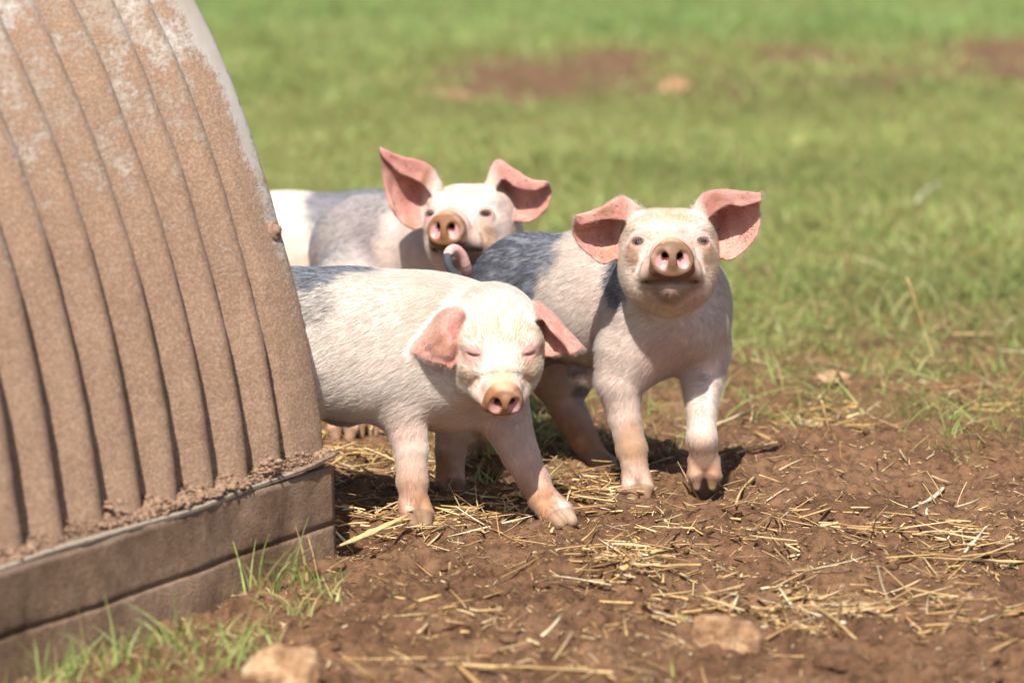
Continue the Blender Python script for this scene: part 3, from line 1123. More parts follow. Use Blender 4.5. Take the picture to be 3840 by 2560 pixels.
# ------------------------------------------------------------------ the piglets
def pig_front():
    F = Field((-0.62, 4.10, -0.02), (0.15, 4.74, 0.40), 0.002)
    hip = P(960, 1290, 4.39)
    sh = P(1625, 1308, 4.435)
    mid = P(1320, 1275, 4.41)
    ax = (sh - hip) / np.linalg.norm(sh - hip)
    side = np.cross(ax, [0, 0, 1])
    side /= np.linalg.norm(side)
    up = np.cross(side, ax)
    R = np.column_stack([ax, side, up])
    F.ell(mid, (0.200, 0.088, 0.095), R, 0.03)
    F.ell(hip, (0.11, 0.082, 0.092), R, 0.04)
    F.ell(sh, (0.100, 0.076, 0.092), R, 0.035)
    F.ell(P(1400, 1380, 4.41), (0.12, 0.076, 0.068), R, 0.03)
    # shoulder blades, withers
    F.ell(P(1600, 1290, 4.375), (0.055, 0.028, 0.070), R, 0.03)
    O = P(1862, 1290, 4.345)
    HR = rotm(7, -26, 0)
    # neck
    F.cone(sh + np.array([0.01, 0, 0.004]), O + HR @ np.array([0, -0.045, -0.008]), 0.080, 0.058, 0.03)
    F.ell(P(1730, 1420, 4.40), (0.055, 0.05, 0.04), None, 0.03)          # throat
    F.ell(P(1700, 1490, 4.45), (0.065, 0.05, 0.045), None, 0.03)       # brisket
    # near fore leg
    L = [P(1535, 1400, 4.40), P(1512, 1530, 4.385), P(1541, 1680, 4.372), P(1546, 1800, 4.365), P(1552, 1880, 4.360)]
    toe = P(1575, 1968, 4.340)
    leg(F, L, [0.046, 0.0350, 0.0215, 0.0195, 0.0175], toe, (1, 0.12, 0), 0.02)
    # far fore leg, stepping to the right
    L = [P(1850, 1420, 4.46), P(1888, 1560, 4.45), P(1950, 1700, 4.42), P(2000, 1800, 4.40), P(2035, 1865, 4.385)]
    toe = P(2124, 1962, 4.350)
    leg(F, L, [0.044, 0.034, 0.0240, 0.0195, 0.0180], toe, (0.9, 0.25, 0.25), 0.02)
    # hind legs behind the ark
    for px, Y, fx in ((1090, 4.37, 1150), (1040, 4.50, 1040)):
        L = [P(px - 30, 1380, Y), P(px - 20, 1500, Y), P(px - 60, 1660, Y + 0.01), P(px - 10, 1800, Y), P(px + 5, 1880, Y)]
        g = P(px + 10, 1900, Y - 0.015)
        L[-1][2] = 0.040
        L[-2][2] = 0.075
        L[-3][2] = 0.12
        g[2] = 0.012
        leg(F, L, [0.07, 0.045, 0.026, 0.0185, 0.018], g, (1, 0.2, 0), 0.02)
    # sheath under the belly
    F.ell(P(1290, 1535, 4.41), (0.026, 0.018, 0.020), None, 0.014)
    F.cone(P(1270, 1530, 4.41), P(1315, 1560, 4.40), 0.018, 0.010, 0.008)
    head(F, O, HR, 0.905, ds=0.90)
    T = lambda p: O + HR @ (np.asarray(p, float) * 0.905)
    el = eyes(F, T, HR, 0.905, True, ez=0.019)
    e1 = ear(F, [
        [(1690, 1175, .016), (1712, 1165, .004), (1735, 1172, -.004), (1755, 1192, .006)],
        [(1640, 1188, .006), (1676, 1168, -.018), (1728, 1172, -.022), (1752, 1215, -.004)],
        [(1594, 1255, .0), (1642, 1242, -.028), (1705, 1245, -.034), (1742, 1275, -.014)],
        [(1560, 1298, -.002), (1622, 1300, -.030), (1685, 1308, -.038), (1728, 1318, -.024)],
        [(1546, 1318, -.004), (1602, 1350, -.024), (1658, 1362, -.032), (1692, 1382, -.032)]], 4.335)
    e2 = ear(F, [
        [(1985, 1215, -.005), (1970, 1165, .0), (1990, 1200, .012), (2000, 1255, .014)],
        [(2028, 1190, -.018), (2012, 1134, -.008), (2030, 1200, .016), (2026, 1292, .008)],
        [(2070, 1242, -.026), (2066, 1172, -.014), (2074, 1240, .010), (2044, 1330, .000)],
        [(2113, 1287, -.030), (2122, 1235, -.022), (2112, 1270, -.002), (2082, 1334, -.004)],
        [(2142, 1326, -.032), (2184, 1300, -.026), (2152, 1302, -.014), (2120, 1318, -.008)]], 4.335)
    finish_pig("white piglet nearest the camera with drooping ears and shut eyes beside the ark", F, (mid[0], mid[1], 0), (sh, hip), (O, HR, 0.905), [e1, e2],
               [(P(1130, 1000, 4.38), (0.08, 0.10, 0.030), 0.6), (P(1270, 985, 4.41), (0.10, 0.08, 0.014), 0.6), (P(1170, 1090, 4.33), (0.04, 0.06, 0.05), 0.35)],
               280000, 101, closed=True, eye_list=el, muddy=0.14, nose=np.array([0.30, 0.135, 0.062]), chin=0.5, white=0.65, tone=1.0, crown=0.85,
               mud_spots=[(P(1290, 1560, 4.40), 0.030, (0.22, 0.10, 0.08), 0.8), (P(1550, 1800, 4.35), 0.022, (0.50, 0.30, 0.18), 0.5), (P(1985, 1400, 4.30), 0.018, (0.48, 0.32, 0.19), 0.8), (P(1750, 1420, 4.29), 0.018, (0.56, 0.36, 0.22), 0.6), (P(1880, 1400, 4.26), 0.024, (0.62, 0.36, 0.22), 0.7),
                          (P(1600, 1150, 4.38), 0.05, (0.66, 0.40, 0.29), 0.5)])


def pig_right():
    F = Field((-0.20, 4.30, -0.02), (0.40, 5.04, 0.44), 0.002)
    hip = P(1988, 1120, 4.86)
    sh = P(2490, 1150, 4.60)
    mid = (hip + sh) / 2 + np.array([0, 0, 0.004])
    ax = (sh - hip) / np.linalg.norm(sh - hip)
    side = np.cross(ax, [0, 0, 1])
    side /= np.linalg.norm(side)
    up = np.cross(side, ax)
    R = np.column_stack([ax, side, up])
    F.ell(mid, (0.20, 0.087, 0.097), R, 0.03)
    F.ell(hip, (0.105, 0.082, 0.093), R, 0.04)
    F.ell(P(2500, 1160, 4.60), (0.072, 0.080, 0.090), None, 0.03)
    F.ell(P(2540, 1225, 4.555), (0.055, 0.050, 0.042), None, 0.028)   # chest
    F.ell(P(2400, 1270, 4.57), (0.040, 0.045, 0.065), None, 0.03)    # near shoulder
    F.ell(P(2652, 1240, 4.60), (0.026, 0.045, 0.068), None, 0.03)    # far shoulder
    O = P(2506, 945, 4.50)
    HR = rotm(0, 13, 0)
    F.cone(P(2505, 1110, 4.60), O + HR @ np.array([0, -0.045, -0.015]), 0.076, 0.060, 0.03)
    # near fore leg
    L = [P(2345, 1330, 4.575), P(2322, 1430, 4.57), P(2340, 1560, 4.565), P(2368, 1680, 4.56), P(2385, 1780, 4.555)]
    toe = P(2398, 1868, 4.540)
    leg(F, L, [0.042, 0.0325, 0.0212, 0.0200, 0.0172], toe, (1, 0.05, 0), 0.02)
    # lifted fore leg, toes pointing down
    L = [P(2640, 1320, 4.60), P(2632, 1430, 4.575), P(2630, 1545, 4.535), P(2632, 1640, 4.520), P(2640, 1720, 4.535)]
    toe = P(2642, 1826, 4.530)
    F.chain(L, [0.034, 0.0265, 0.0188, 0.0195, 0.0182], 0.018)
    hoof(F, L[-1], toe, (1, 0.0, 0), 0.0108, 0.0125, 0.0055, 1.15)
    # far hind leg reaching forward
    L = [P(2080, 1290, 4.93), P(2105, 1400, 4.92), P(2120, 1510, 4.91), P(2185, 1640, 4.88), P(2225, 1710, 4.86)]
    toe = P(2285, 1762, 4.825)
    leg(F, L, [0.062, 0.048, 0.027, 0.0205, 0.0195], toe, (0.8, 0.5, 0.2), 0.02)
    # near hind leg, in the shade behind the front piglet
    L = [P(1890, 1250, 4.80), P(1790, 1400, 4.70), P(1705, 1560, 4.655), P(1690, 1690, 4.645), P(1688, 1790, 4.64)]
    toe = P(1690, 1843, 4.628)
    leg(F, L, [0.070, 0.048, 0.028, 0.0205, 0.019], toe, (0.95, 0.2, 0), 0.02)
    # sheath
    F.cone(P(2180, 1395, 4.72), P(2215, 1415, 4.70), 0.018, 0.012, 0.012)
    # curly tail
    tc = [(1772, 1090, 4.86), (1756, 1045, 4.84), (1748, 1000, 4.82), (1730, 955, 4.81), (1704, 934, 4.80), (1682, 948, 4.79), (1680, 985, 4.785), (1698, 1022, 4.785), (1722, 1036, 4.79)]
    tp = catmull(np.array([P(*q) for q in tc]), 26)
    F.chain(list(tp), list(np.linspace(0.0080, 0.0055, 26)), 0.002)
    F.cone(P(1810, 1120, 4.87), P(1772, 1085, 4.86), 0.02, 0.008, 0.012)
    head(F, O, HR, 1.0, puff=1.02)
    T = lambda p: O + HR @ np.asarray(p, float)
    # neck folds
    for py, dy in ((1215, 0.0), (1240, 0.004)):
        pts = [P(2510 + 150 * q, py - 45 * q * q, 4.515 + 0.05 * q * q + dy) for q in np.linspace(-1, 1, 9)]
        F.chain(pts, [0.0022] * 9, 0.008, 's')
    el = eyes(F, T, HR, 1.0, False)
    e1 = ear(F, [
        [(2405, 850, -.008), (2412, 800, 0), (2385, 850, .008), (2365, 890, .012), (2352, 928, .005)],
        [(2335, 822, -.016), (2335, 742, -.010), (2312, 800, .022), (2300, 880, .026), (2322, 955, -.002)],
        [(2255, 822, -.024), (2258, 778, -.020), (2248, 830, .012), (2238, 900, .014), (2264, 988, -.012)],
        [(2180, 842, -.024), (2200, 800, -.024), (2192, 850, -.002), (2180, 895, 0), (2205, 948, -.012)],
        [(2164, 820, -.022), (2162, 808, -.022), (2152, 850, -.012), (2150, 875, -.010), (2172, 920, -.012)]], 4.495)
    e2 = ear(F, [
        [(2600, 850, -.008), (2598, 795, 0), (2625, 850, .008), (2645, 890, .012), (2658, 925, .005)],
        [(2662, 808, -.016), (2640, 731, -.010), (2668, 790, .022), (2685, 870, .026), (2695, 958, -.002)],
        [(2722, 768, -.024), (2700, 714, -.020), (2728, 780, .012), (2742, 880, .014), (2735, 972, -.012)],
        [(2786, 768, -.026), (2776, 720, -.024), (2790, 790, 0), (2800, 860, .002), (2788, 942, -.012)],
        [(2852, 752, -.024), (2850, 728, -.024), (2845, 789, -.012), (2850, 829, -.008), (2834, 888, -.012)]], 4.495)
    finish_pig("grey rumped piglet at right facing the camera with one forefoot lifted", F, (mid[0], mid[1], 0), (sh, hip), (O, HR, 1.0), [e1, e2],
               [(P(1930, 1060, 4.84), (0.125, 0.17, 0.088), 1.0), (P(2080, 980, 4.80), (0.06, 0.12, 0.06), 0.8), (P(2325, 1000, 4.56), (0.030, 0.06, 0.055), 0.9),
                (P(2180, 1470, 4.90), (0.018, 0.04, 0.02), 0.9), (P(2100, 1360, 4.75), (0.10, 0.08, 0.018), 0.45), (P(1666, 990, 4.89), (0.011, 0.022, 0.026), 0.9)],
               240000, 202, bare=[(tp[::2], 0.011)], eye_list=el, muddy=0.135,
               mud_spots=[(P(2364, 962, 4.44), 0.016, (0.46, 0.26, 0.15), 0.8), (P(2660, 960, 4.44), 0.017, (0.46, 0.26, 0.15), 0.8), (P(2680, 1030, 4.46), 0.016, (0.42, 0.28, 0.17), 0.6), (P(2390, 1640, 4.54), 0.035, (0.44, 0.24, 0.13), 0.8), (P(2640, 1700, 4.57), 0.04, (0.42, 0.25, 0.15), 0.8),
                          (P(2510, 1330, 4.53), 0.06, (0.58, 0.31, 0.25), 0.5)])


def pig_back():
    F = Field((-0.42, 4.78, -0.02), (0.10, 5.48, 0.46), 0.0024)
    hip = P(1370, 955, 5.30)
    sh = P(1730, 930, 5.11)
    mid = (hip + sh) / 2
    ax = (sh - hip) / np.linalg.norm(sh - hip)
    side = np.cross(ax, [0, 0, 1])
    side /= np.linalg.norm(side)
    up = np.cross(side, ax)
    R = np.column_stack([ax, side, up])
    F.ell(mid, (0.19, 0.085, 0.094), R, 0.03)
    F.ell(hip, (0.10, 0.080, 0.092), R, 0.04)
    F.ell(P(1760, 960, 5.10), (0.082, 0.080, 0.095), None, 0.04)
    O = P(1765, 836, 5.00)
    HR = rotm(-18, 12, 2)
    F.cone(sh, O + HR @ np.array([0, -0.045, -0.015]), 0.078, 0.060, 0.03)
    for (a, b, Y, toe) in ((1700, 5.06, 5.06, (1800, 1708)), (1850, 5.10, 5.10, (1930, 1660))):
        tx = G(toe[0], toe[1], 0.012)
        top = P(a, 1150, Y + 0.02)
        L = [top, P(a + 20, 1300, Y), np.array([tx[0], tx[1] + 0.02, 0.11]), np.array([tx[0], tx[1] + 0.018, 0.05])]
        leg(F, L, [0.042, 0.034, 0.023, 0.0195], tx, (1, 0, 0), 0.02)
    for (a, Y, toe) in ((1330, 5.20, (1285, 1645)), (1420, 5.34, (1375, 1632))):
        tx = G(toe[0], toe[1], 0.012)
        L = [P(a, 1080, Y), P(a - 20, 1230, Y), np.array([tx[0] - 0.02, tx[1] + 0.05, 0.11]), np.array([tx[0], tx[1] + 0.018, 0.045])]
        leg(F, L, [0.065, 0.045, 0.025, 0.0195], tx, (1, 0.1, 0), 0.02, w=0.012)
    # tail held up
    F.chain([P(1262, 860, 5.38), P(1275, 810, 5.40), P(1286, 770, 5.41), P(1292, 756, 5.41)], [0.009, 0.006, 0.0055, 0.005], 0.005)
    head(F, O, HR, 1.0)
    T = lambda p: O + HR @ np.asarray(p, float)
    el = eyes(F, T, HR, 1.0, False, size=0.8)
    e1 = ear(F, [
        [(1640, 745, -.008), (1650, 690, 0), (1625, 730, .008), (1610, 765, .012), (1600, 802, .005)],
        [(1590, 690, -.014), (1612, 628, -.006), (1588, 690, .022), (1576, 765, .024), (1584, 842, -.002)],
        [(1545, 665, -.018), (1562, 602, -.012), (1538, 670, .014), (1527, 760, .014), (1552, 857, -.008)],
        [(1490, 640, -.018), (1500, 588, -.014), (1487, 660, .002), (1482, 742, .002), (1500, 826, -.008)],
        [(1434, 580, -.016), (1426, 558, -.014), (1437, 640, -.006), (1444, 700, -.006), (1463, 768, -.008)]], 4.985, th=0.0024)
    e2 = ear(F, [
        [(1835, 735, -.008), (1828, 690, 0), (1855, 725, .008), (1880, 765, .012), (1892, 798, .005)],
        [(1884, 668, -.014), (1864, 606, -.006), (1885, 680, .022), (1905, 750, .026), (1922, 820, -.002)],
        [(1936, 698, -.020), (1926, 638, -.014), (1938, 700, .014), (1952, 765, .016), (1976, 830, -.008)],
        [(1992, 712, -.022), (1990, 675, -.018), (1994, 715, .002), (2002, 765, .004), (2016, 814, -.008)],
        [(2040, 698, -.020), (2050, 683, -.018), (2064, 712, -.010), (2062, 745, -.008), (2050, 782, -.010)]], 4.985, th=0.0024)
    finish_pig("piglet behind the other two with upright pink ears and brown snout", F, (mid[0], mid[1], 0), (sh, hip), (O, HR, 1.0), [e1, e2],
               [(P(1330, 880, 5.24), (0.12, 0.12, 0.075), 0.62), (P(1240, 940, 5.24), (0.08, 0.10, 0.10), 0.55), (P(1420, 760, 5.24), (0.10, 0.10, 0.03), 0.6)],
               70000, 303, eye_list=el, muddy=0.17, hair_len=0.011, mud_spots=[(P(1830, 880, 4.93), 0.024, (0.52, 0.32, 0.2), 0.8), (P(1780, 960, 4.93), 0.026, (0.26, 0.15, 0.09), 0.7)], nose=np.array([0.25, 0.115, 0.048]), crown=0.6, tone=0.88)


def pig_rear():
    F = Field((-0.60, 5.30, -0.02), (-0.04, 5.86, 0.42), 0.003)
    sh = P(1030, 945, 5.62)
    hip = P(1420, 930, 5.62)
    mid = (hip + sh) / 2
    F.ell(mid, (0.20, 0.085, 0.094), None, 0.03)
    F.ell(hip, (0.09, 0.080, 0.090), None, 0.04)
    F.ell(sh, (0.10, 0.078, 0.093), None, 0.04)
    O = P(860, 960, 5.60)
    HR = rotm(-70, -5, 0)
    F.cone(sh, O, 0.075, 0.06, 0.03)
    head(F, O, HR, 1.0)
    for (x, y) in ((sh[0], 5.57), (sh[0] + 0.03, 5.68), (hip[0], 5.57), (hip[0] + 0.02, 5.67)):
        leg(F, [np.array([x, y, 0.17]), np.array([x, y, 0.10]), np.array([x, y, 0.045])], [0.04, 0.024, 0.0195], np.array([x, y - 0.015, 0.012]), (1, 0, 0), 0.02)
    e1 = ear(F, [
        [(880, 880, -.06), (900, 850, -.055), (915, 880, -.045)],
        [(850, 850, -.10), (900, 810, -.09), (930, 860, -.07)],
        [(840, 890, -.12), (880, 880, -.12), (920, 910, -.10)]], 5.62, th=0.003)
    finish_pig("piglet furthest back, white shoulder and grey saddle showing past the ark edge", F, (mid[0], mid[1], 0), (sh, hip), (O, HR, 1.0), [e1],
               [(P(1370, 770, 5.56), (0.115, 0.14, 0.085), 1.0)], 35000, 404, closed=True, muddy=0.15, hair_len=0.011)


# ------------------------------------------------------------------ the ark
def build_ark():
    base = CORNER
    root = empty("pig_ark", tuple(base))
    LEN = 1.75
    # profile of the sheet: outline read off the far end (inward offset, height)
    B0 = base + AX * 0.0 + np.array([0, 0, 0])
    outl = [(1210, 1700), (1176, 1443), (1151, 1321), (1122, 1184), (1090, 988), (1061, 898), (1024, 751), (988, 645), (922, 465), (865, 327), (804, 175), (727, 0)]
    pr = []
    for a, b in outl:
        # intersect the sight line with the end plane (through base + INW, vertical)
        p0 = np.array([0, 0, CAM_H])
        d = P(a, b, 1.0) - p0
        t = ((base - p0) @ AX) / (d @ AX)
        q = p0 + d * t
        pr.append(((q - base) @ INW, q[2]))
    pr = np.array(pr)
    # fit a circle arc through the profile, then run it over to the other side
    A = np.column_stack([pr[:, 0], pr[:, 1], np.ones(len(pr))])
    sol = np.linalg.lstsq(A, (pr ** 2).sum(1), rcond=None)[0]
    cx, cz = sol[0] / 2, sol[1] / 2
    Rr = math.sqrt(sol[2] + cx * cx + cz * cz)
    print("ark profile", pr.round(3).tolist(), "circle", cx, cz, Rr)
    a0 = math.atan2(0.118 - cz, pr[0, 0] - cx)
    a1 = math.pi - a0 if a0 < math.pi / 2 else math.pi - a0
    nv = 330
    ang = np.linspace(math.asin(np.clip((0.112 - cz) / Rr, -1, 1)), math.pi - math.asin(np.clip((0.112 - cz) / Rr, -1, 1)), nv)
    # denser on the visible side
    ang = ang[0] + (ang[-1] - ang[0]) * (np.linspace(0, 1, nv) ** 1.35)
    cs, sn = -np.cos(ang), np.sin(ang)
    pitch = 0.0762
    us = np.concatenate([np.array([0, 0.003, 0.007, 0.013, 0.022, 0.034, 0.048, 0.060]), np.arange(0.068, LEN, pitch / 18)])
    ph = (us - 0.072) / pitch
    wv = np.where(us > 0.072, np.abs(np.cos(np.pi * (ph - 0.5))) ** 1.65, 0)
    w = np.where(us > 0.072, wv * 0.0280 - 0.0130, -0.002 + 0.0165 * np.sin(np.clip((0.072 - us) / 0.072, 0, 1) * math.pi * 0.62) ** 0.8)
    w = np.where(us < 0.007, w - 0.004 * (1 - us / 0.007), w)
    crest = np.where(us > 0.072, np.exp(-(((ph % 1) - 0.22) / 0.17) ** 2), np.exp(-((us - 0.02) / 0.018) ** 2))
    V, C = [], []
    for side_ in (0, 1):
        for i, u in enumerate(us):
            rr = Rr - 0.009 + w[i] - (0.0016 if side_ else 0)
            pos = base[None] + AX[None] * u + INW[None] * (cx + rr * cs)[:, None]
            pos[:, 2] = cz + rr * sn
            V.append(pos)
            C.append(np.full(nv, crest[i]))
    V = np.concatenate(V)
    C = np.concatenate(C)
    # dents
    dn = fbm(V * 4.5, 3, 5) * 0.006 + np.maximum(fbm(V * 90, 3, 6), -0.1) * 0.0016 * sstep(0.75, 0.2, V[:, 2])
    rad = np.column_stack([np.tile(cs, 2 * len(us)), np.zeros(len(V)), np.tile(sn, 2 * len(us))])
    V = V + (INW[None] * rad[:, 0:1] + np.array([[0, 0, 1.0]]) * rad[:, 2:3]) * dn[:, None]
    nu = len(us)
    idx = np.arange(2 * nu * nv).reshape(2, nu, nv)
    o, n_ = idx[0], idx[1]

    def quads(g, flip=False):
        q = np.column_stack([g[:-1, :-1].ravel(), g[1:, :-1].ravel(), g[1:, 1:].ravel(), g[:-1, 1:].ravel()])
        return q[:, ::-1] if flip else q

    def strip(a, b, flip=False):
        q = np.column_stack([a[:-1], a[1:], b[1:], b[:-1]])
        return q[:, ::-1] if flip else q
    F = np.concatenate([quads(o), quads(n_, True), strip(o[0], n_[0]), strip(o[-1], n_[-1], True), strip(o[:, 0], n_[:, 0], True), strip(o[:, -1], n_[:, -1])])
    mesh_obj("corrugated_roof", V, F, HUT, root, extra={"crest": C})

    def on_sheet(u, a, off=0.0):
        i = np.interp(u, us, w)
        rr = Rr - 0.009 + i + off
        q = base + AX * u + INW * (cx - rr * math.cos(a))
        q[2] = cz + rr * math.sin(a)
        nrm = -INW * math.cos(a) + np.array([0, 0, math.sin(a)])
        return q, nrm
    # bolts with washers
    for (px, py) in ((1032, 868),):
        best = min(((abs(px_of(*on_sheet(u, a)[0])[0] - px) + abs(px_of(*on_sheet(u, a)[0])[1] - py)), u, a) for u in np.linspace(0.004, 0.2, 80) for a in np.linspace(0, 0.9, 160))
        _, u, a = best
        for uu in (u, u + 0.61, u + 1.22):
            q, nr = on_sheet(uu, a, 0.0)
            t1 = AX
            t2 = np.cross(nr, t1)
            vv, ff = [], []
            rings = [(0.0125, -0.004), (0.0125, 0.0012), (0.0085, 0.0022), (0.0068, 0.0022), (0.0066, 0.0055), (0.0045, 0.0078), (0.0, 0.0084)]
            for r, hgt in rings:
                for k in range(16):
                    vv.append(q + nr * hgt + (t1 * math.cos(TAU * k / 16) + t2 * math.sin(TAU * k / 16)) * r)
            for j in range(len(rings) - 1):
                for k in range(16):
                    ff.append([j * 16 + k, j * 16 + (k + 1) % 16, (j + 1) * 16 + (k + 1) % 16, (j + 1) * 16 + k])
            mesh_obj("roof_bolt", vv, np.array(ff), HUT, root, extra={"crest": np.full(len(vv), 0.3)})
    # skirt: face, folded ledge, end return
    top = 0.118
    segs = np.linspace(0, LEN, 200)
    prof = [(-0.003, -0.03), (-0.001, 0.033), (-0.0005, 0.0365), (0.001, 0.0380), (0.0045, 0.0390), (0.004, 0.0415), (0.0008, 0.0435), (0.0, 0.047), (0.0, 0.052), (0.0, top - 0.012), (0.0, top - 0.004), (-0.001, top - 0.001), (0.001, top + 0.001), (0.010, top + 0.001), (0.03, top - 0.002), (0.034, top + 0.006)]
    edg = [0, 0, 0, 0, 0, 0, 0, 0, 0, 0.0, 0.35, 0.8, 1, 0.6, 0.0, 0]
    V, E = [], []
    for u in segs:
        lift = 0.014 * math.exp(-u / 0.055)
        wob = 0.003 * math.sin(u * 9) + 0.0015 * math.sin(u * 31 + 1)
        for j, (a, z) in enumerate(prof):
            zz = z
            aa = a + wob
            if j >= 11:
                zz = z + lift + (0.002 * math.sin(u * 14) if j < 15 else 0)
                aa = a - lift * 0.5 + wob
            q = base + AX * u + INW * aa
            q[2] = zz
            V.append(q)
            E.append(edg[j] * (1.0 if u > 0.10 else 0.25))
    V = np.array(V)
    V[:, :2] += -INW[None, :2] * (0.0035 * fbm(V * 22, 4, 8))[:, None] * (np.array(E) < 0.5)[:, None]
    m = len(prof)
    idx = np.arange(len(segs) * m).reshape(len(segs), m)
    split = 11
    face_i, ledge_i = idx[:, :split], idx[:, split:]
    Va = V[face_i.ravel()]
    ea = np.array(E)[face_i.ravel()]
    ga = np.arange(len(Va)).reshape(face_i.shape)
    thick = Va + INW[None] * 0.006
    gb = ga + len(Va)
    mesh_obj("skirt_panel", np.concatenate([Va, thick]), np.concatenate([quads(ga), quads(gb, True), strip(ga[0], gb[0]), strip(ga[:, -1], gb[:, -1])]), SKIRT, root, extra={"edge": np.concatenate([ea, ea * 0])})
    Vb = V[ledge_i.ravel()]
    eb = np.array(E)[ledge_i.ravel()]
    ga = np.arange(len(Vb)).reshape(ledge_i.shape)
    th = Vb - np.array([0, 0, 0.0025])
    gb = ga + len(Vb)
    mesh_obj("skirt_ledge", np.concatenate([Vb, th]), np.concatenate([quads(ga), quads(gb, True), strip(ga[0], gb[0]), strip(ga[:, 0], gb[:, 0])]), SKIRT, root, extra={"edge": np.concatenate([eb, eb])})
    tag(root, "muddy corrugated iron pig ark with a folded skirt at the left", "pig ark")
    return base


# ------------------------------------------------------------------ scatter
def lumps(name, centers, sizes, mat, seed, squash=0.65, cols=None, sub=1, parent=None):
    import bmesh
    bm = bmesh.new()
    bmesh.ops.create_icosphere(bm, subdivisions=sub, radius=1)
    bv = np.array([v.co for v in bm.verts])
    bf = np.array([[v.index for v in f.verts] for f in bm.faces])
    bm.free()
    n = len(centers)
    r = np.random.default_rng(seed)
    ang = r.random(n) * TAU
    sc = sizes[:, None] * r.uniform(0.7, 1.3, (n, 3)) * np.array([1, 1, squash])
    V = bv[None] * sc[:, None]
    V = V * (1 + 0.42 * r.uniform(-1, 1, (n, len(bv), 1)))
    c, s = np.cos(ang)[:, None], np.sin(ang)[:, None]
    V = np.stack([V[..., 0] * c - V[..., 1] * s, V[..., 0] * s + V[..., 1] * c, V[..., 2]], -1) + centers[:, None]
    F = (bf[None] + (np.arange(n) * len(bv))[:, None, None]).reshape(-1, 3)
    return mesh_obj(name, V.reshape(-1, 3), F, mat, parent, smooth=(sub > 1), extra={"grass": np.zeros(n * len(bv))})


def in_hut(x, y):
    d = np.column_stack([x, y]) - CORNER[None, :2]
    s = d @ INW[:2]
    u = d @ AX[:2]
    return (s > -0.004) & (u > 0.0)


def build_clods():
    n = 8000
    y = rng.uniform(3.4, 6.2, n)
    x = rng.uniform(-0.5, 0.62, n) * (y / 4.4) * 1.15
    sz = (0.0012 + 0.0055 * rng.random(n) ** 6) * (0.8 + 0.8 * sstep(0, 0.5, fbm(np.column_stack([x, y]) * 5, 2, 19)))
    k = ~in_hut(x, y)
    x, y, sz = x[k], y[k], sz[k]
    z = H(x, y) + sz * 0.05
    tag(lumps("soil_clods", np.column_stack([x, y, z]), sz, SOIL, 5), "loose brown crumbs of soil over the trodden ground", kind="stuff")
    # bigger broken clods
    import bmesh
    bm = bmesh.new()
    bmesh.ops.create_icosphere(bm, subdivisions=3, radius=1)
    bv = np.array([v.co for v in bm.verts])
    bf = np.array([[v.index for v in f.verts] for f in bm.faces])
    bm.free()
    x, y = scatter_xy(300, 3.5, 5.6)
    px, py = px_of(x, y)
    free = np.array([min((abs(a_ - f[0]) + abs(b_ - f[1])) for f in FEET) > 0.07 for a_, b_ in zip(x, y)])
    keep = (fbm(np.column_stack([x, y]) * 4, 2, 29) > -0.1) & free
    x, y = x[keep], y[keep]
    zz = H(x, y)
    VV, FF = [], []
    for i_ in range(len(x)):
        r_ = 0.006 + 0.014 * rng.random() ** 2.5
        q_ = bv * (1 + 0.42 * fbm(bv * 1.2 + i_ * 3.1, 3, 900))[:, None] + bv * (0.16 * fbm(bv * 4.5 + i_, 3, 901))[:, None]
        q_ = q_ * r_ * np.array([rng.uniform(0.8, 1.5), rng.uniform(0.8, 1.3), 0.6]) + np.array([x[i_], y[i_], zz[i_] - r_ * 0.12])
        VV.append(q_)
        FF.append(bf + i_ * len(bv))
    VV, FF = np.concatenate(VV), np.concatenate(FF)
    tag(mesh_obj("broken_clods", VV, FF, SOIL, extra={"grass": np.zeros(len(VV))}), "broken clods of brown earth turned up by trotters", kind="stuff")
    # soil lying on the skirt ledge at the foot of the roof sheet
    n = 9000
    u = rng.uniform(0.0, 1.6, n)
    a = rng.uniform(0.004, 0.036, n)
    sz = 0.0010 + 0.0035 * rng.random(n) ** 4
    sz = sz * (0.7 + 0.7 * (fbm(np.column_stack([u * 9, u * 0]), 2, 4) > -0.1))
    c = CORNER[None] + AX[None] * u[:, None] + INW[None] * a[:, None]
    c[:, 2] = 0.117 + a * 0.35 + 0.014 * np.exp(-u / 0.055) + rng.uniform(0, 0.008, n) * np.clip(0.5 + 1.2 * fbm(np.column_stack([u * 14, u * 0]), 2, 44), 0, 1)
    # two bigger gobs of mud stuck to the foot of the sheet
    for gx, gy in ((1010, 1650), (390, 1850), (1000, 1625)):
        g0 = min(range(n), key=lambda i_: abs(px_of(*c[i_])[0] - gx))
        k_ = 60
        sel = rng.integers(0, n, k_)
        c[sel] = c[g0] + rng.normal(0, 0.005, (k_, 3)) + np.array([0, 0, 0.010])
        sz[sel] = rng.uniform(0.002, 0.006, k_)
    tag(lumps("soil_crumbs_on_ledge", c, sz, SKIRT2, 6), "dried soil crumbs heaped along the ark ledge", kind="stuff")


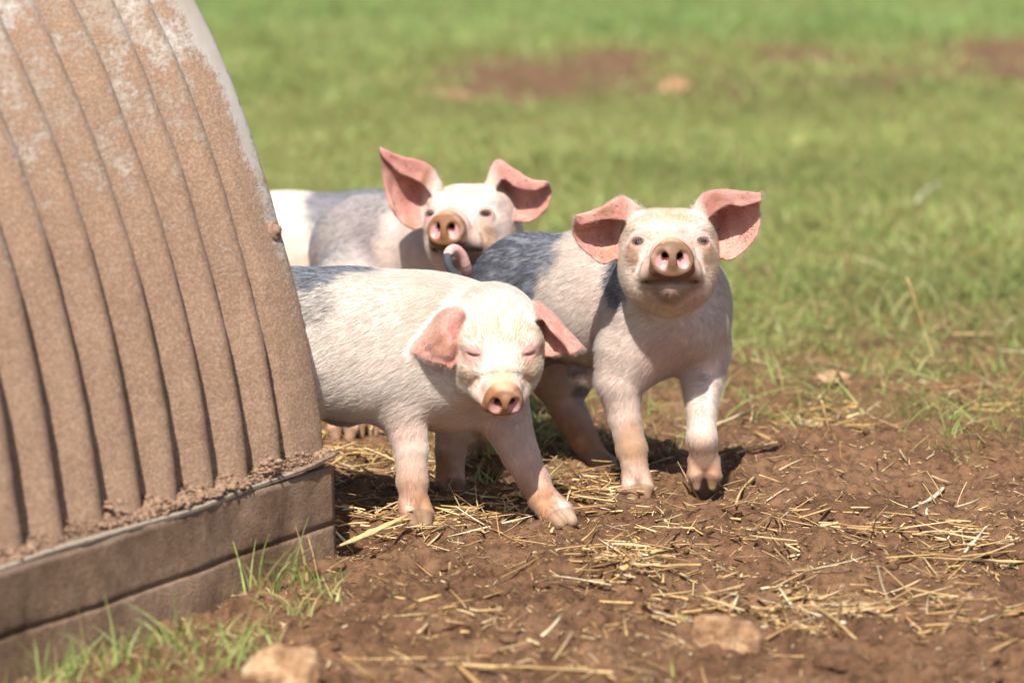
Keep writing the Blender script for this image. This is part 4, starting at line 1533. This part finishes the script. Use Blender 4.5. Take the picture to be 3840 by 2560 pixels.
def build_stones():
    import bmesh
    specs = [
        (2730, 2425, 0.042, 0.034, "largest pale orange stone, half sunk in soil at the lower right"),
        (1070, 2600, 0.040, 0.036, "pale stone at the bottom edge below the grass tufts"),
        (3120, 1450, 0.034, 0.014, "flat buff stone among grass at the right"),
        (2535, 360, 0.060, 0.045, "tan stone far out in the blurred field above the right piglet"),
        (1660, 365, 0.12, 0.022, "flat tan stone far out in the blurred field, further left"),
    ]
    for i, (px, py, r, h, lab) in enumerate(specs):
        g = G(px, py)
        z = float(H(np.array([g[0]]), np.array([g[1]]))[0])
        bm = bmesh.new()
        bmesh.ops.create_icosphere(bm, subdivisions=5, radius=1)
        V = np.array([v.co for v in bm.verts])
        Fc = np.array([[v.index for v in f.verts] for f in bm.faces])
        bm.free()
        nn = fbm(V * 1.3 + i * 9, 3, 400 + i)
        V = V * (1 + 0.35 * nn)[:, None] + V * (0.08 * fbm(V * 6 + i, 3, 410 + i))[:, None]
        V = V * np.array([r, r * 0.75, h])
        o = empty_stone = mesh_obj("stone", V, Fc, STONE)
        o.location = (g[0], g[1], z + h * 0.15)
        tag(o, lab, "stone", "stones in the soil")


def ribbon_mesh(P0, D, L, W, bend, up, cols, name, mat, seg=3, tube=True, tip=0.6):
    """many straws or blades: n start points, directions, lengths, widths. returns mesh object"""
    n = len(P0)
    D = D / np.linalg.norm(D, axis=1)[:, None]
    S = np.cross(D, up)
    S /= np.maximum(np.linalg.norm(S, axis=1), 1e-9)[:, None]
    U = np.cross(S, D)
    ts = np.linspace(0, 1, seg + 1)
    ring = 3 if tube else 2
    V = np.empty((n, seg + 1, ring, 3))
    for j, t in enumerate(ts):
        c = P0 + D * (L * t)[:, None] + bend * (L * t * t)[:, None]
        wj = W * (1 - (1 - tip) * t)
        if tube:
            for k in range(3):
                a = TAU * k / 3
                V[:, j, k] = c + S * (wj * 0.5 * math.cos(a))[:, None] + U * (wj * 0.36 * math.sin(a))[:, None]
        else:
            V[:, j, 0] = c - S * (wj * 0.5)[:, None]
            V[:, j, 1] = c + S * (wj * 0.5)[:, None]
    base = (np.arange(n) * (seg + 1) * ring)[:, None]
    quads_ = []
    for j in range(seg):
        for k in range(ring if tube else 1):
            a = j * ring + k
            b = j * ring + (k + 1) % ring
            quads_.append(base + np.array([[a, b, b + ring, a + ring]]))
    F = [np.concatenate(quads_)]
    if tube:
        F.append(np.concatenate([base + np.array([[0, 2, 1]]), base + np.array([[seg * 3, seg * 3 + 1, seg * 3 + 2]])]))
    C = np.repeat(cols, (seg + 1) * ring, axis=0)
    return mesh_obj(name, V.reshape(-1, 3), F, mat, cols=C)


def straw_cols(n):
    base = np.array([[0.60, 0.38, 0.15], [0.70, 0.50, 0.25], [0.42, 0.24, 0.10], [0.78, 0.64, 0.42], [0.28, 0.16, 0.075]])
    c = base[rng.choice(5, n, p=[0.34, 0.24, 0.22, 0.05, 0.15])]
    return c * rng.uniform(0.75, 1.15, (n, 1))


def scatter_xy(n, ylo, yhi, pad=1.12):
    y = rng.uniform(ylo, yhi, n)
    x = rng.uniform(-0.15, 0.15, n) * y * pad
    k = ~in_hut(x, y)
    return x[k], y[k]


def build_straw():
    # density by where straw lies in the photo
    x, y = scatter_xy(34000, 3.45, 7.4)
    px, py = px_of(x, y)
    d = 0.22 + 0.5 * np.clip(vnoise(np.column_stack([x, y]) * 7, 9), 0, 1)
    d = d + 1.3 * blob(px, py, 1600, 1730, 500, 150) + 0.9 * blob(px, py, 2100, 1800, 350, 130) + 0.8 * blob(px, py, 1700, 2010, 300, 60)
    d = d + 0.7 * blob(px, py, 2600, 2100, 420, 90) + 0.8 * blob(px, py, 3000, 2260, 400, 60) + 0.5 * blob(px, py, 3100, 1620, 700, 90) + 0.4 * blob(px, py, 3600, 2100, 300, 120)
    d = d * (1 - 0.55 * sstep(5.2, 7.0, y))
    k = rng.random(len(x)) < d * 0.47
    x, y = x[k], y[k]
    n = len(x)
    L = (0.006 + 0.055 * rng.random(n) ** 3.0) * (1 + 0.5 * sstep(4.9, 5.6, y))
    W = rng.uniform(0.0012, 0.0038, n) * (0.7 + L * 8)
    a = rng.random(n) * TAU
    tilt = rng.normal(0, 0.16, n) + (rng.random(n) < 0.10) * rng.uniform(0.2, 1.0, n)
    D = np.column_stack([np.cos(a) * np.cos(tilt), np.sin(a) * np.cos(tilt), np.abs(np.sin(tilt))])
    z0 = H(x, y)
    xm, ym = x + D[:, 0] * L, y + D[:, 1] * L
    z1 = H(xm, ym)
    D[:, 2] += (z1 - z0) / L * (tilt < 0.25)
    P0 = np.column_stack([x, y, z0 + W * 0.35 + rng.random(n) ** 3 * 0.004])
    bend = rng.normal(0, 0.10, (n, 3)) * np.array([1, 1, 0.4])
    o = ribbon_mesh(P0, D, L, W, bend, np.tile([0, 0, 1.0], (n, 1)) + rng.normal(0, 0.3, (n, 3)), straw_cols(n), "straw_litter", STRAWM, 3)
    tag(o, "short broken bits of yellow straw scattered over the brown soil", kind="stuff")
    # matted heaps
    cp = []
    for (cx_, cy_, m_, r_) in ((2350, 2110, 90, 0.035), (2330, 2180, 50, 0.03), (2900, 2230, 120, 0.06), (2700, 2280, 60, 0.05), (3100, 2290, 70, 0.05), (3700, 2090, 70, 0.04), (3620, 2060, 40, 0.04),
                               (1700, 1960, 90, 0.05), (1900, 1900, 80, 0.05), (1300, 1760, 160, 0.06), (1420, 1720, 120, 0.06), (1180 + 220, 1950, 80, 0.04), (2250, 1830, 70, 0.05), (2200, 1900, 50, 0.04),
                               (3350, 2020, 50, 0.05), (3000, 1540, 60, 0.05), (3180, 1580, 50, 0.05), (2620, 2000, 50, 0.05), (3600, 2330, 50, 0.05), (3050, 1980, 50, 0.05), (1700, 2330, 40, 0.05), (3750, 1500, 60, 0.06), (1800, 2500, 40, 0.06)):
        g_ = G(cx_, cy_)
        cp.append(np.column_stack([g_[0] + rng.normal(0, r_, m_), g_[1] + rng.normal(0, r_ * 1.3, m_), rng.random(m_) * 0.008 * (m_ > 45)]))
    cp = np.concatenate(cp)
    cp = cp[~in_hut(cp[:, 0], cp[:, 1])]
    n = len(cp)
    L = 0.012 + 0.062 * rng.random(n) ** 1.9
    a = rng.random(n) * TAU
    D = np.column_stack([np.cos(a), np.sin(a), rng.normal(0.03, 0.14, n)])
    P0 = np.column_stack([cp[:, 0], cp[:, 1], H(cp[:, 0], cp[:, 1]) + 0.002 + cp[:, 2]])
    o = ribbon_mesh(P0, D, L, rng.uniform(0.0018, 0.0058, n), rng.normal(0, 0.10, (n, 3)) * np.array([1, 1, 0.4]), np.tile([0, 0, 1.0], (n, 1)) + rng.normal(0, 0.25, (n, 3)),
                    np.clip(straw_cols(n) * 1.12, 0, 0.85), "matted_straw", STRAWM, 4)
    tag(o, "thicker matted heaps of golden straw lying on the soil", kind="stuff")
    # chaff flakes
    x, y = scatter_xy(22000, 3.45, 6.0)
    px, py = px_of(x, y)
    n = len(x)
    a = rng.random(n) * TAU
    D = np.column_stack([np.cos(a), np.sin(a), rng.uniform(-0.1, 0.4, n)])
    P0 = np.column_stack([x, y, H(x, y) + 0.0008])
    o = ribbon_mesh(P0, D, rng.uniform(0.002, 0.009, n), rng.uniform(0.0006, 0.002, n), rng.normal(0, 0.2, (n, 3)), rng.normal(0, 1, (n, 3)) + [0, 0, 1.5],
                    straw_cols(n) * 0.9, "chaff", STRAWM, 1, False)
    tag(o, "tiny chaff flakes trodden into the soil", kind="stuff")
    # long stalks that can be picked out
    S = [  # px1,py1,px2,py2,width,label
        (2720, 2195, 3170, 2340, 0.0042, "longest yellow straw stalk lying slantwise above the big pale stone"),
        (2560, 2330, 3080, 2330, 0.0034, "flat lying straw stalk crossing below the longest stalk"),
        (3040, 2255, 3215, 2400, 0.0070, "split straw blade standing out at the end of the long stalks"),
        (2450, 2290, 2760, 2380, 0.0036, "straw stalk running down to the big pale stone"),
        (1240, 2060, 1530, 1930, 0.0075, "broad straw stalk leaning from the ark corner to the front piglet's hoof"),
        (1530, 2000, 1960, 1900, 0.0036, "straw stalk lying across the soil under the front piglet"),
        (1680, 2015, 2030, 1945, 0.0030, "pale straw stalk just below the front piglet's feet"),
        (2225, 2120, 2480, 2060, 0.0080, "thick flattened straw bundle piece in the middle foreground"),
        (2290, 2150, 2520, 2035, 0.0034, "straw stalk fanning up right from the flattened bundle"),
        (2330, 2190, 2400, 2110, 0.0080, "short broad straw end below the flattened bundle"),
        (3420, 1950, 3540, 1830, 0.0050, "white tipped straw stalk lying on the soil mound at right"),
        (3590, 2100, 3700, 1975, 0.0052, "pale straw stalk poking up at the right edge"),
        (3400, 2120, 3840, 2110, 0.0040, "horizontal straw stalk at the right edge"),
        (3530, 2380, 3640, 2220, 0.0050, "blurred grey straw stalk standing near the lower right corner"),
        (3130, 2390, 3165, 2190, 0.0060, "upright dry brown stem in the lower right foreground"),
        (2830, 1810, 2760, 1930, 0.0034, "short straw beside the lifted forefoot"),
        (3440, 760, 3520, 690, 0.011, "pale blurred straw wisp in the grass beyond the right piglet"),
        (3400, 1040, 3510, 1370, 0.0045, "tall tan stem standing up from the grass at right"),
        (3560, 1245, 3840, 1260, 0.004, "tan stem lying on the grass at the right edge"),
        (1670, 2500, 2300, 2560, 0.0046, "blurred long straw along the bottom edge"),
        (3080, 1500, 3120, 1670, 0.0040, "upright straw stub right of the lifted forefoot"),
        (2900, 1625, 3010, 1610, 0.0042, "pale flat straw by the grass edge right of the piglets"),
        (2540, 1730, 2620, 1870, 0.0034, "orange straw leaning between the right piglet's forefeet"),
    ]
    for (a, b, c, d_, w, lab) in S:
        g0, g1 = G(a, b, 0.004), G(c, d_, 0.004)
        lift0, lift1 = 0.003, 0.003
        if "upright" in lab or "standing" in lab or "poking" in lab:
            if b > d_:
                Y = g0[1]
                g1 = P(c, d_, Y - 0.01)
            else:
                Y = g1[1]
                g0 = P(a, b, Y - 0.01)
        elif "leaning" in lab:
            g1 = P(c, d_, g0[1] + 0.08) if b > d_ else g1
            if b < d_:
                g0 = P(a, b, g1[1] + 0.02)
        nseg = 14
        t = np.linspace(0, 1, nseg + 1)
        C = g0[None] * (1 - t)[:, None] + g1[None] * t[:, None]
        dv = g1 - g0
        L = np.linalg.norm(dv)
        sd = np.cross(dv / L, [0, 0, 1])
        bow = rng.uniform(-0.03, 0.03) * L
        C = C + sd[None] * (bow * np.sin(t * math.pi))[:, None]
        hh = H(C[:, 0], C[:, 1])
        flat_ = not any(q in lab for q in ("upright", "standing", "poking", "leaning"))
        if flat_:
            za, zb = hh[:4].mean(), hh[-4:].mean()
            C[:, 2] = za * (1 - t) + zb * t
            C[:, 2] += max(0, np.percentile(hh - C[:, 2], 78)) + w * 0.5
        V, Fq = [], []
        ks = 6
        for j in range(nseg + 1):
            tan = C[min(j + 1, nseg)] - C[max(j - 1, 0)]
            tan /= np.linalg.norm(tan)
            s1 = np.cross(tan, [0, 0, 1.0])
            s1 /= np.linalg.norm(s1)
            u1 = np.cross(s1, tan)
            fl = 0.45
            ww = w * 1.25 * (0.5 + 0.06 * math.sin(j * 2.1)) * (1 if j not in (0,) else 0.8) * (1 + 0.25 * (j == nseg // 2))
            tw = 0.6 * math.sin(j * 0.35 + a)
            for k in range(ks):
                q = TAU * k / ks
                cx_, cy_ = ww * math.cos(q), ww * fl * math.sin(q) * (1 if math.sin(q) > 0 else 0.4)
                V.append(C[j] + s1 * (cx_ * math.cos(tw) - cy_ * math.sin(tw)) + u1 * (cx_ * math.sin(tw) + cy_ * math.cos(tw)))
        for j in range(nseg):
            for k in range(ks):
                Fq.append([j * ks + k, j * ks + (k + 1) % ks, (j + 1) * ks + (k + 1) % ks, (j + 1) * ks + k])
        V = np.array(V)
        col = np.tile(np.array([0.68, 0.46, 0.20]), (len(V), 1))
        if "pale" in lab or "white" in lab:
            col[:] = (0.72, 0.62, 0.45)
        if "brown" in lab or "grey" in lab or "orange" in lab:
            col[:] = (0.42, 0.27, 0.13)
        col *= (1 + 0.3 * fbm(V * 140, 2, int(a)))[:, None]
        col *= np.tile(rng.uniform(0.8, 1.1, ks), nseg + 1)[:, None]
        loc = V.mean(0)
        o = mesh_obj("straw_stalk", V - loc, [np.array(Fq), np.array([[0, 5, 4, 3], [0, 3, 2, 1], [nseg * ks, nseg * ks + 1, nseg * ks + 2, nseg * ks + 3], [nseg * ks, nseg * ks + 3, nseg * ks + 4, nseg * ks + 5]])], STRAWM, cols=np.clip(col, 0.02, 0.9))
        o.location = loc
        tag(o, lab, "straw", "straw stalks on the soil")


def blades(x, y, Lm, Wm, name, label, lean=0.35, yellow=0.15, z=None, lmul=None, cmul=1.0, seg=3):
    n = len(x)
    a = rng.random(n) * TAU
    tilt = np.abs(rng.normal(0, lean, n))
    D = np.column_stack([np.cos(a) * np.sin(tilt), np.sin(a) * np.sin(tilt), np.cos(tilt)])
    L = Lm * rng.uniform(0.45, 1.3, n) * (1 if lmul is None else lmul)
    W = Wm * rng.uniform(0.6, 1.3, n)
    bend = np.column_stack([np.cos(a), np.sin(a), -np.ones(n) * 0.45]) * rng.uniform(0.05, 0.75, (n, 1))
    b2 = rng.random(n) * TAU
    up = np.column_stack([np.cos(b2), np.sin(b2), np.zeros(n)])
    z = H(x, y) if z is None else z
    P0 = np.column_stack([x, y, z - 0.002])
    g = np.array([[0.26, 0.315, 0.085], [0.30, 0.355, 0.105], [0.34, 0.385, 0.135], [0.18, 0.235, 0.065], [0.42, 0.40, 0.17]])
    c = g[rng.choice(5, n, p=[0.3, 0.28, 0.2, 0.12, 0.10])]
    tone = 0.7 * fbm(np.column_stack([x, y]) * 0.9, 2, 55) + 0.7 * fbm(np.column_stack([x * 3.5, y * 2]), 2, 56)
    isy = rng.random(n) < (yellow + 0.12 * tone)
    c[isy] = np.array([0.40, 0.32, 0.13]) * rng.uniform(0.6, 1.1, (isy.sum(), 1))
    c = c * rng.uniform(0.8, 1.15, (n, 1)) * (1 + 0.32 * tone)[:, None] * cmul
    c[:, 0] *= 1 - 0.16 * sstep(13.0, 17.0, y)
    o = ribbon_mesh(P0, D, L, W, bend, up, np.clip(c, 0.01, 0.9), name, GRASSM, seg, False, 0.12)
    tag(o, label, kind="stuff")
    return o


def build_grass():
    # field: nearer band
    def field(n, ylo, yhi, L, W, name, label, power=1.0, yellow=0.15, seg=2, lean=0.5):
        y = ylo * (yhi / ylo) ** rng.random(n)
        x = rng.uniform(-0.150, 0.150, n) * y * 1.25
        g = grassiness(x, y)
        cl = sstep(-0.25, 0.35, fbm(np.column_stack([x, y]) * 14, 2, 66))
        k = (rng.random(n) < g ** power * (0.25 + 0.75 * cl)) & ~in_hut(x, y)
        x, y = x[k], y[k]
        lm = 0.75 + 0.5 * fbm(np.column_stack([x, y]) * 2.2, 2, 67)
        return blades(x, y, L, W, name, label, lean, yellow, lmul=lm, seg=seg)
    field(60000, 4.75, 7.2, 0.048, 0.0034, "near_field_grass", "sparse green and straw coloured grass just behind the piglets", 1.0, 0.30, 3, 0.6)
    field(120000, 6.6, 12.0, 0.050, 0.0050, "field_grass", "blurred green pasture grass in the middle distance", 0.9, 0.14)
    field(130000, 11.5, 34.0, 0.070, 0.011, "far_field_grass", "soft bright green grass at the far end of the field", 0.9, 0.06)
    # coarser blades standing in clumps along the edge of the grass
    n = 15000
    y = rng.uniform(4.95, 8.6, n)
    x = rng.uniform(-0.15, 0.16, n) * y * 1.1
    k = (fbm(np.column_stack([x, y]) * 9, 2, 166) > 0.06) & ~in_hut(x, y) & (rng.random(n) < grassiness(x, y) + 0.15)
    x, y = x[k], y[k]
    blades(x, y, 0.085, 0.0050, "coarse_grass_clumps", "coarser brighter grass clumps along the worn edge of the field", 0.65, 0.30, seg=4, cmul=1.05)
    # tufts that stand by themselves
    xs, ys, lm = [], [], []

    def tuft(px, py, n, r, L):
        g = G(px, py)
        q = rng.normal(0, r, (n, 2)) * np.array([1.0, 0.8])
        xs.append(g[0] + q[:, 0])
        ys.append(g[1] + q[:, 1])
        lm.append(np.full(n, L))
    for t in ((1060, 2210, 14, 0.014, 1.9), (1130, 2190, 10, 0.012, 1.6), (940, 2260, 8, 0.012, 1.5), (1250, 2180, 14, 0.015, 0.8), (1180, 2260, 16, 0.02, 0.7),
              (700, 2500, 16, 0.02, 1.5), (350, 2520, 14, 0.02, 1.4), (520, 2540, 20, 0.03, 1.0), (900, 2440, 20, 0.03, 0.7), (160, 2600, 24, 0.03, 1.0),
              (1000, 2380, 20, 0.03, 0.6), (800, 2420, 14, 0.03, 0.9), (640, 2600, 24, 0.04, 0.9), (420, 2640, 20, 0.04, 1.2), (250, 2480, 26, 0.03, 0.9), (560, 2480, 26, 0.03, 0.8), (760, 2560, 30, 0.03, 0.8), (960, 2450, 26, 0.025, 0.8), (1120, 2300, 24, 0.02, 0.8), (100, 2540, 26, 0.03, 1.2), (1330, 2100, 8, 0.012, 0.6), (930, 2540, 24, 0.03, 0.6)):
        tuft(*t)
    x, y, L = np.concatenate(xs), np.concatenate(ys), np.concatenate(lm)
    k = ~in_hut(x, y)
    o = blades(x[k], y[k], 0.048, 0.0040, "grass_tufts_by_ark", "green grass tufts growing against the ark skirt", 0.30, 0.14, lmul=L[k], cmul=1.15, seg=5)
    xs.clear(), ys.clear(), lm.clear()
    for t in ((3560, 1690, 14, 0.012, 1.3), (3620, 1720, 10, 0.02, 0.8), (3420, 1560, 14, 0.02, 0.8), (1870, 1800, 60, 0.035, 0.75), (1990, 1760, 40, 0.03, 0.6), (1800, 1740, 40, 0.03, 0.6),
              (2190, 1880, 10, 0.01, 0.8), (2860, 1560, 20, 0.03, 0.9), (2780, 1480, 20, 0.03, 1.0), (3000, 1500, 20, 0.03, 0.9), (3250, 1480, 30, 0.05, 0.9), (2430, 1560, 30, 0.04, 0.8),
              (2100, 1700, 22, 0.03, 0.8), (2280, 1640, 22, 0.03, 0.8), (2560, 1640, 16, 0.03, 0.8), (1400, 1640, 14, 0.03, 0.5), (1260, 1650, 10, 0.02, 0.6)):
        tuft(*t)
    x, y, L = np.concatenate(xs), np.concatenate(ys), np.concatenate(lm)
    blades(x, y, 0.050, 0.0034, "grass_tufts_near_piglets", "small dark green grass tufts among straw by the piglets' feet", 0.5, 0.12, lmul=L, seg=4)
    # odd sprigs over the bare soil
    x, y = scatter_xy(170, 3.5, 4.9)
    blades(x, y, 0.018, 0.0028, "grass_sprigs", "odd green sprigs lying on the bare soil", 1.2, 0.1, seg=4)


build_ark()
pig_front()
pig_right()
pig_back()
pig_rear()
build_ground()
build_clods()
build_stones()
build_straw()
build_grass()
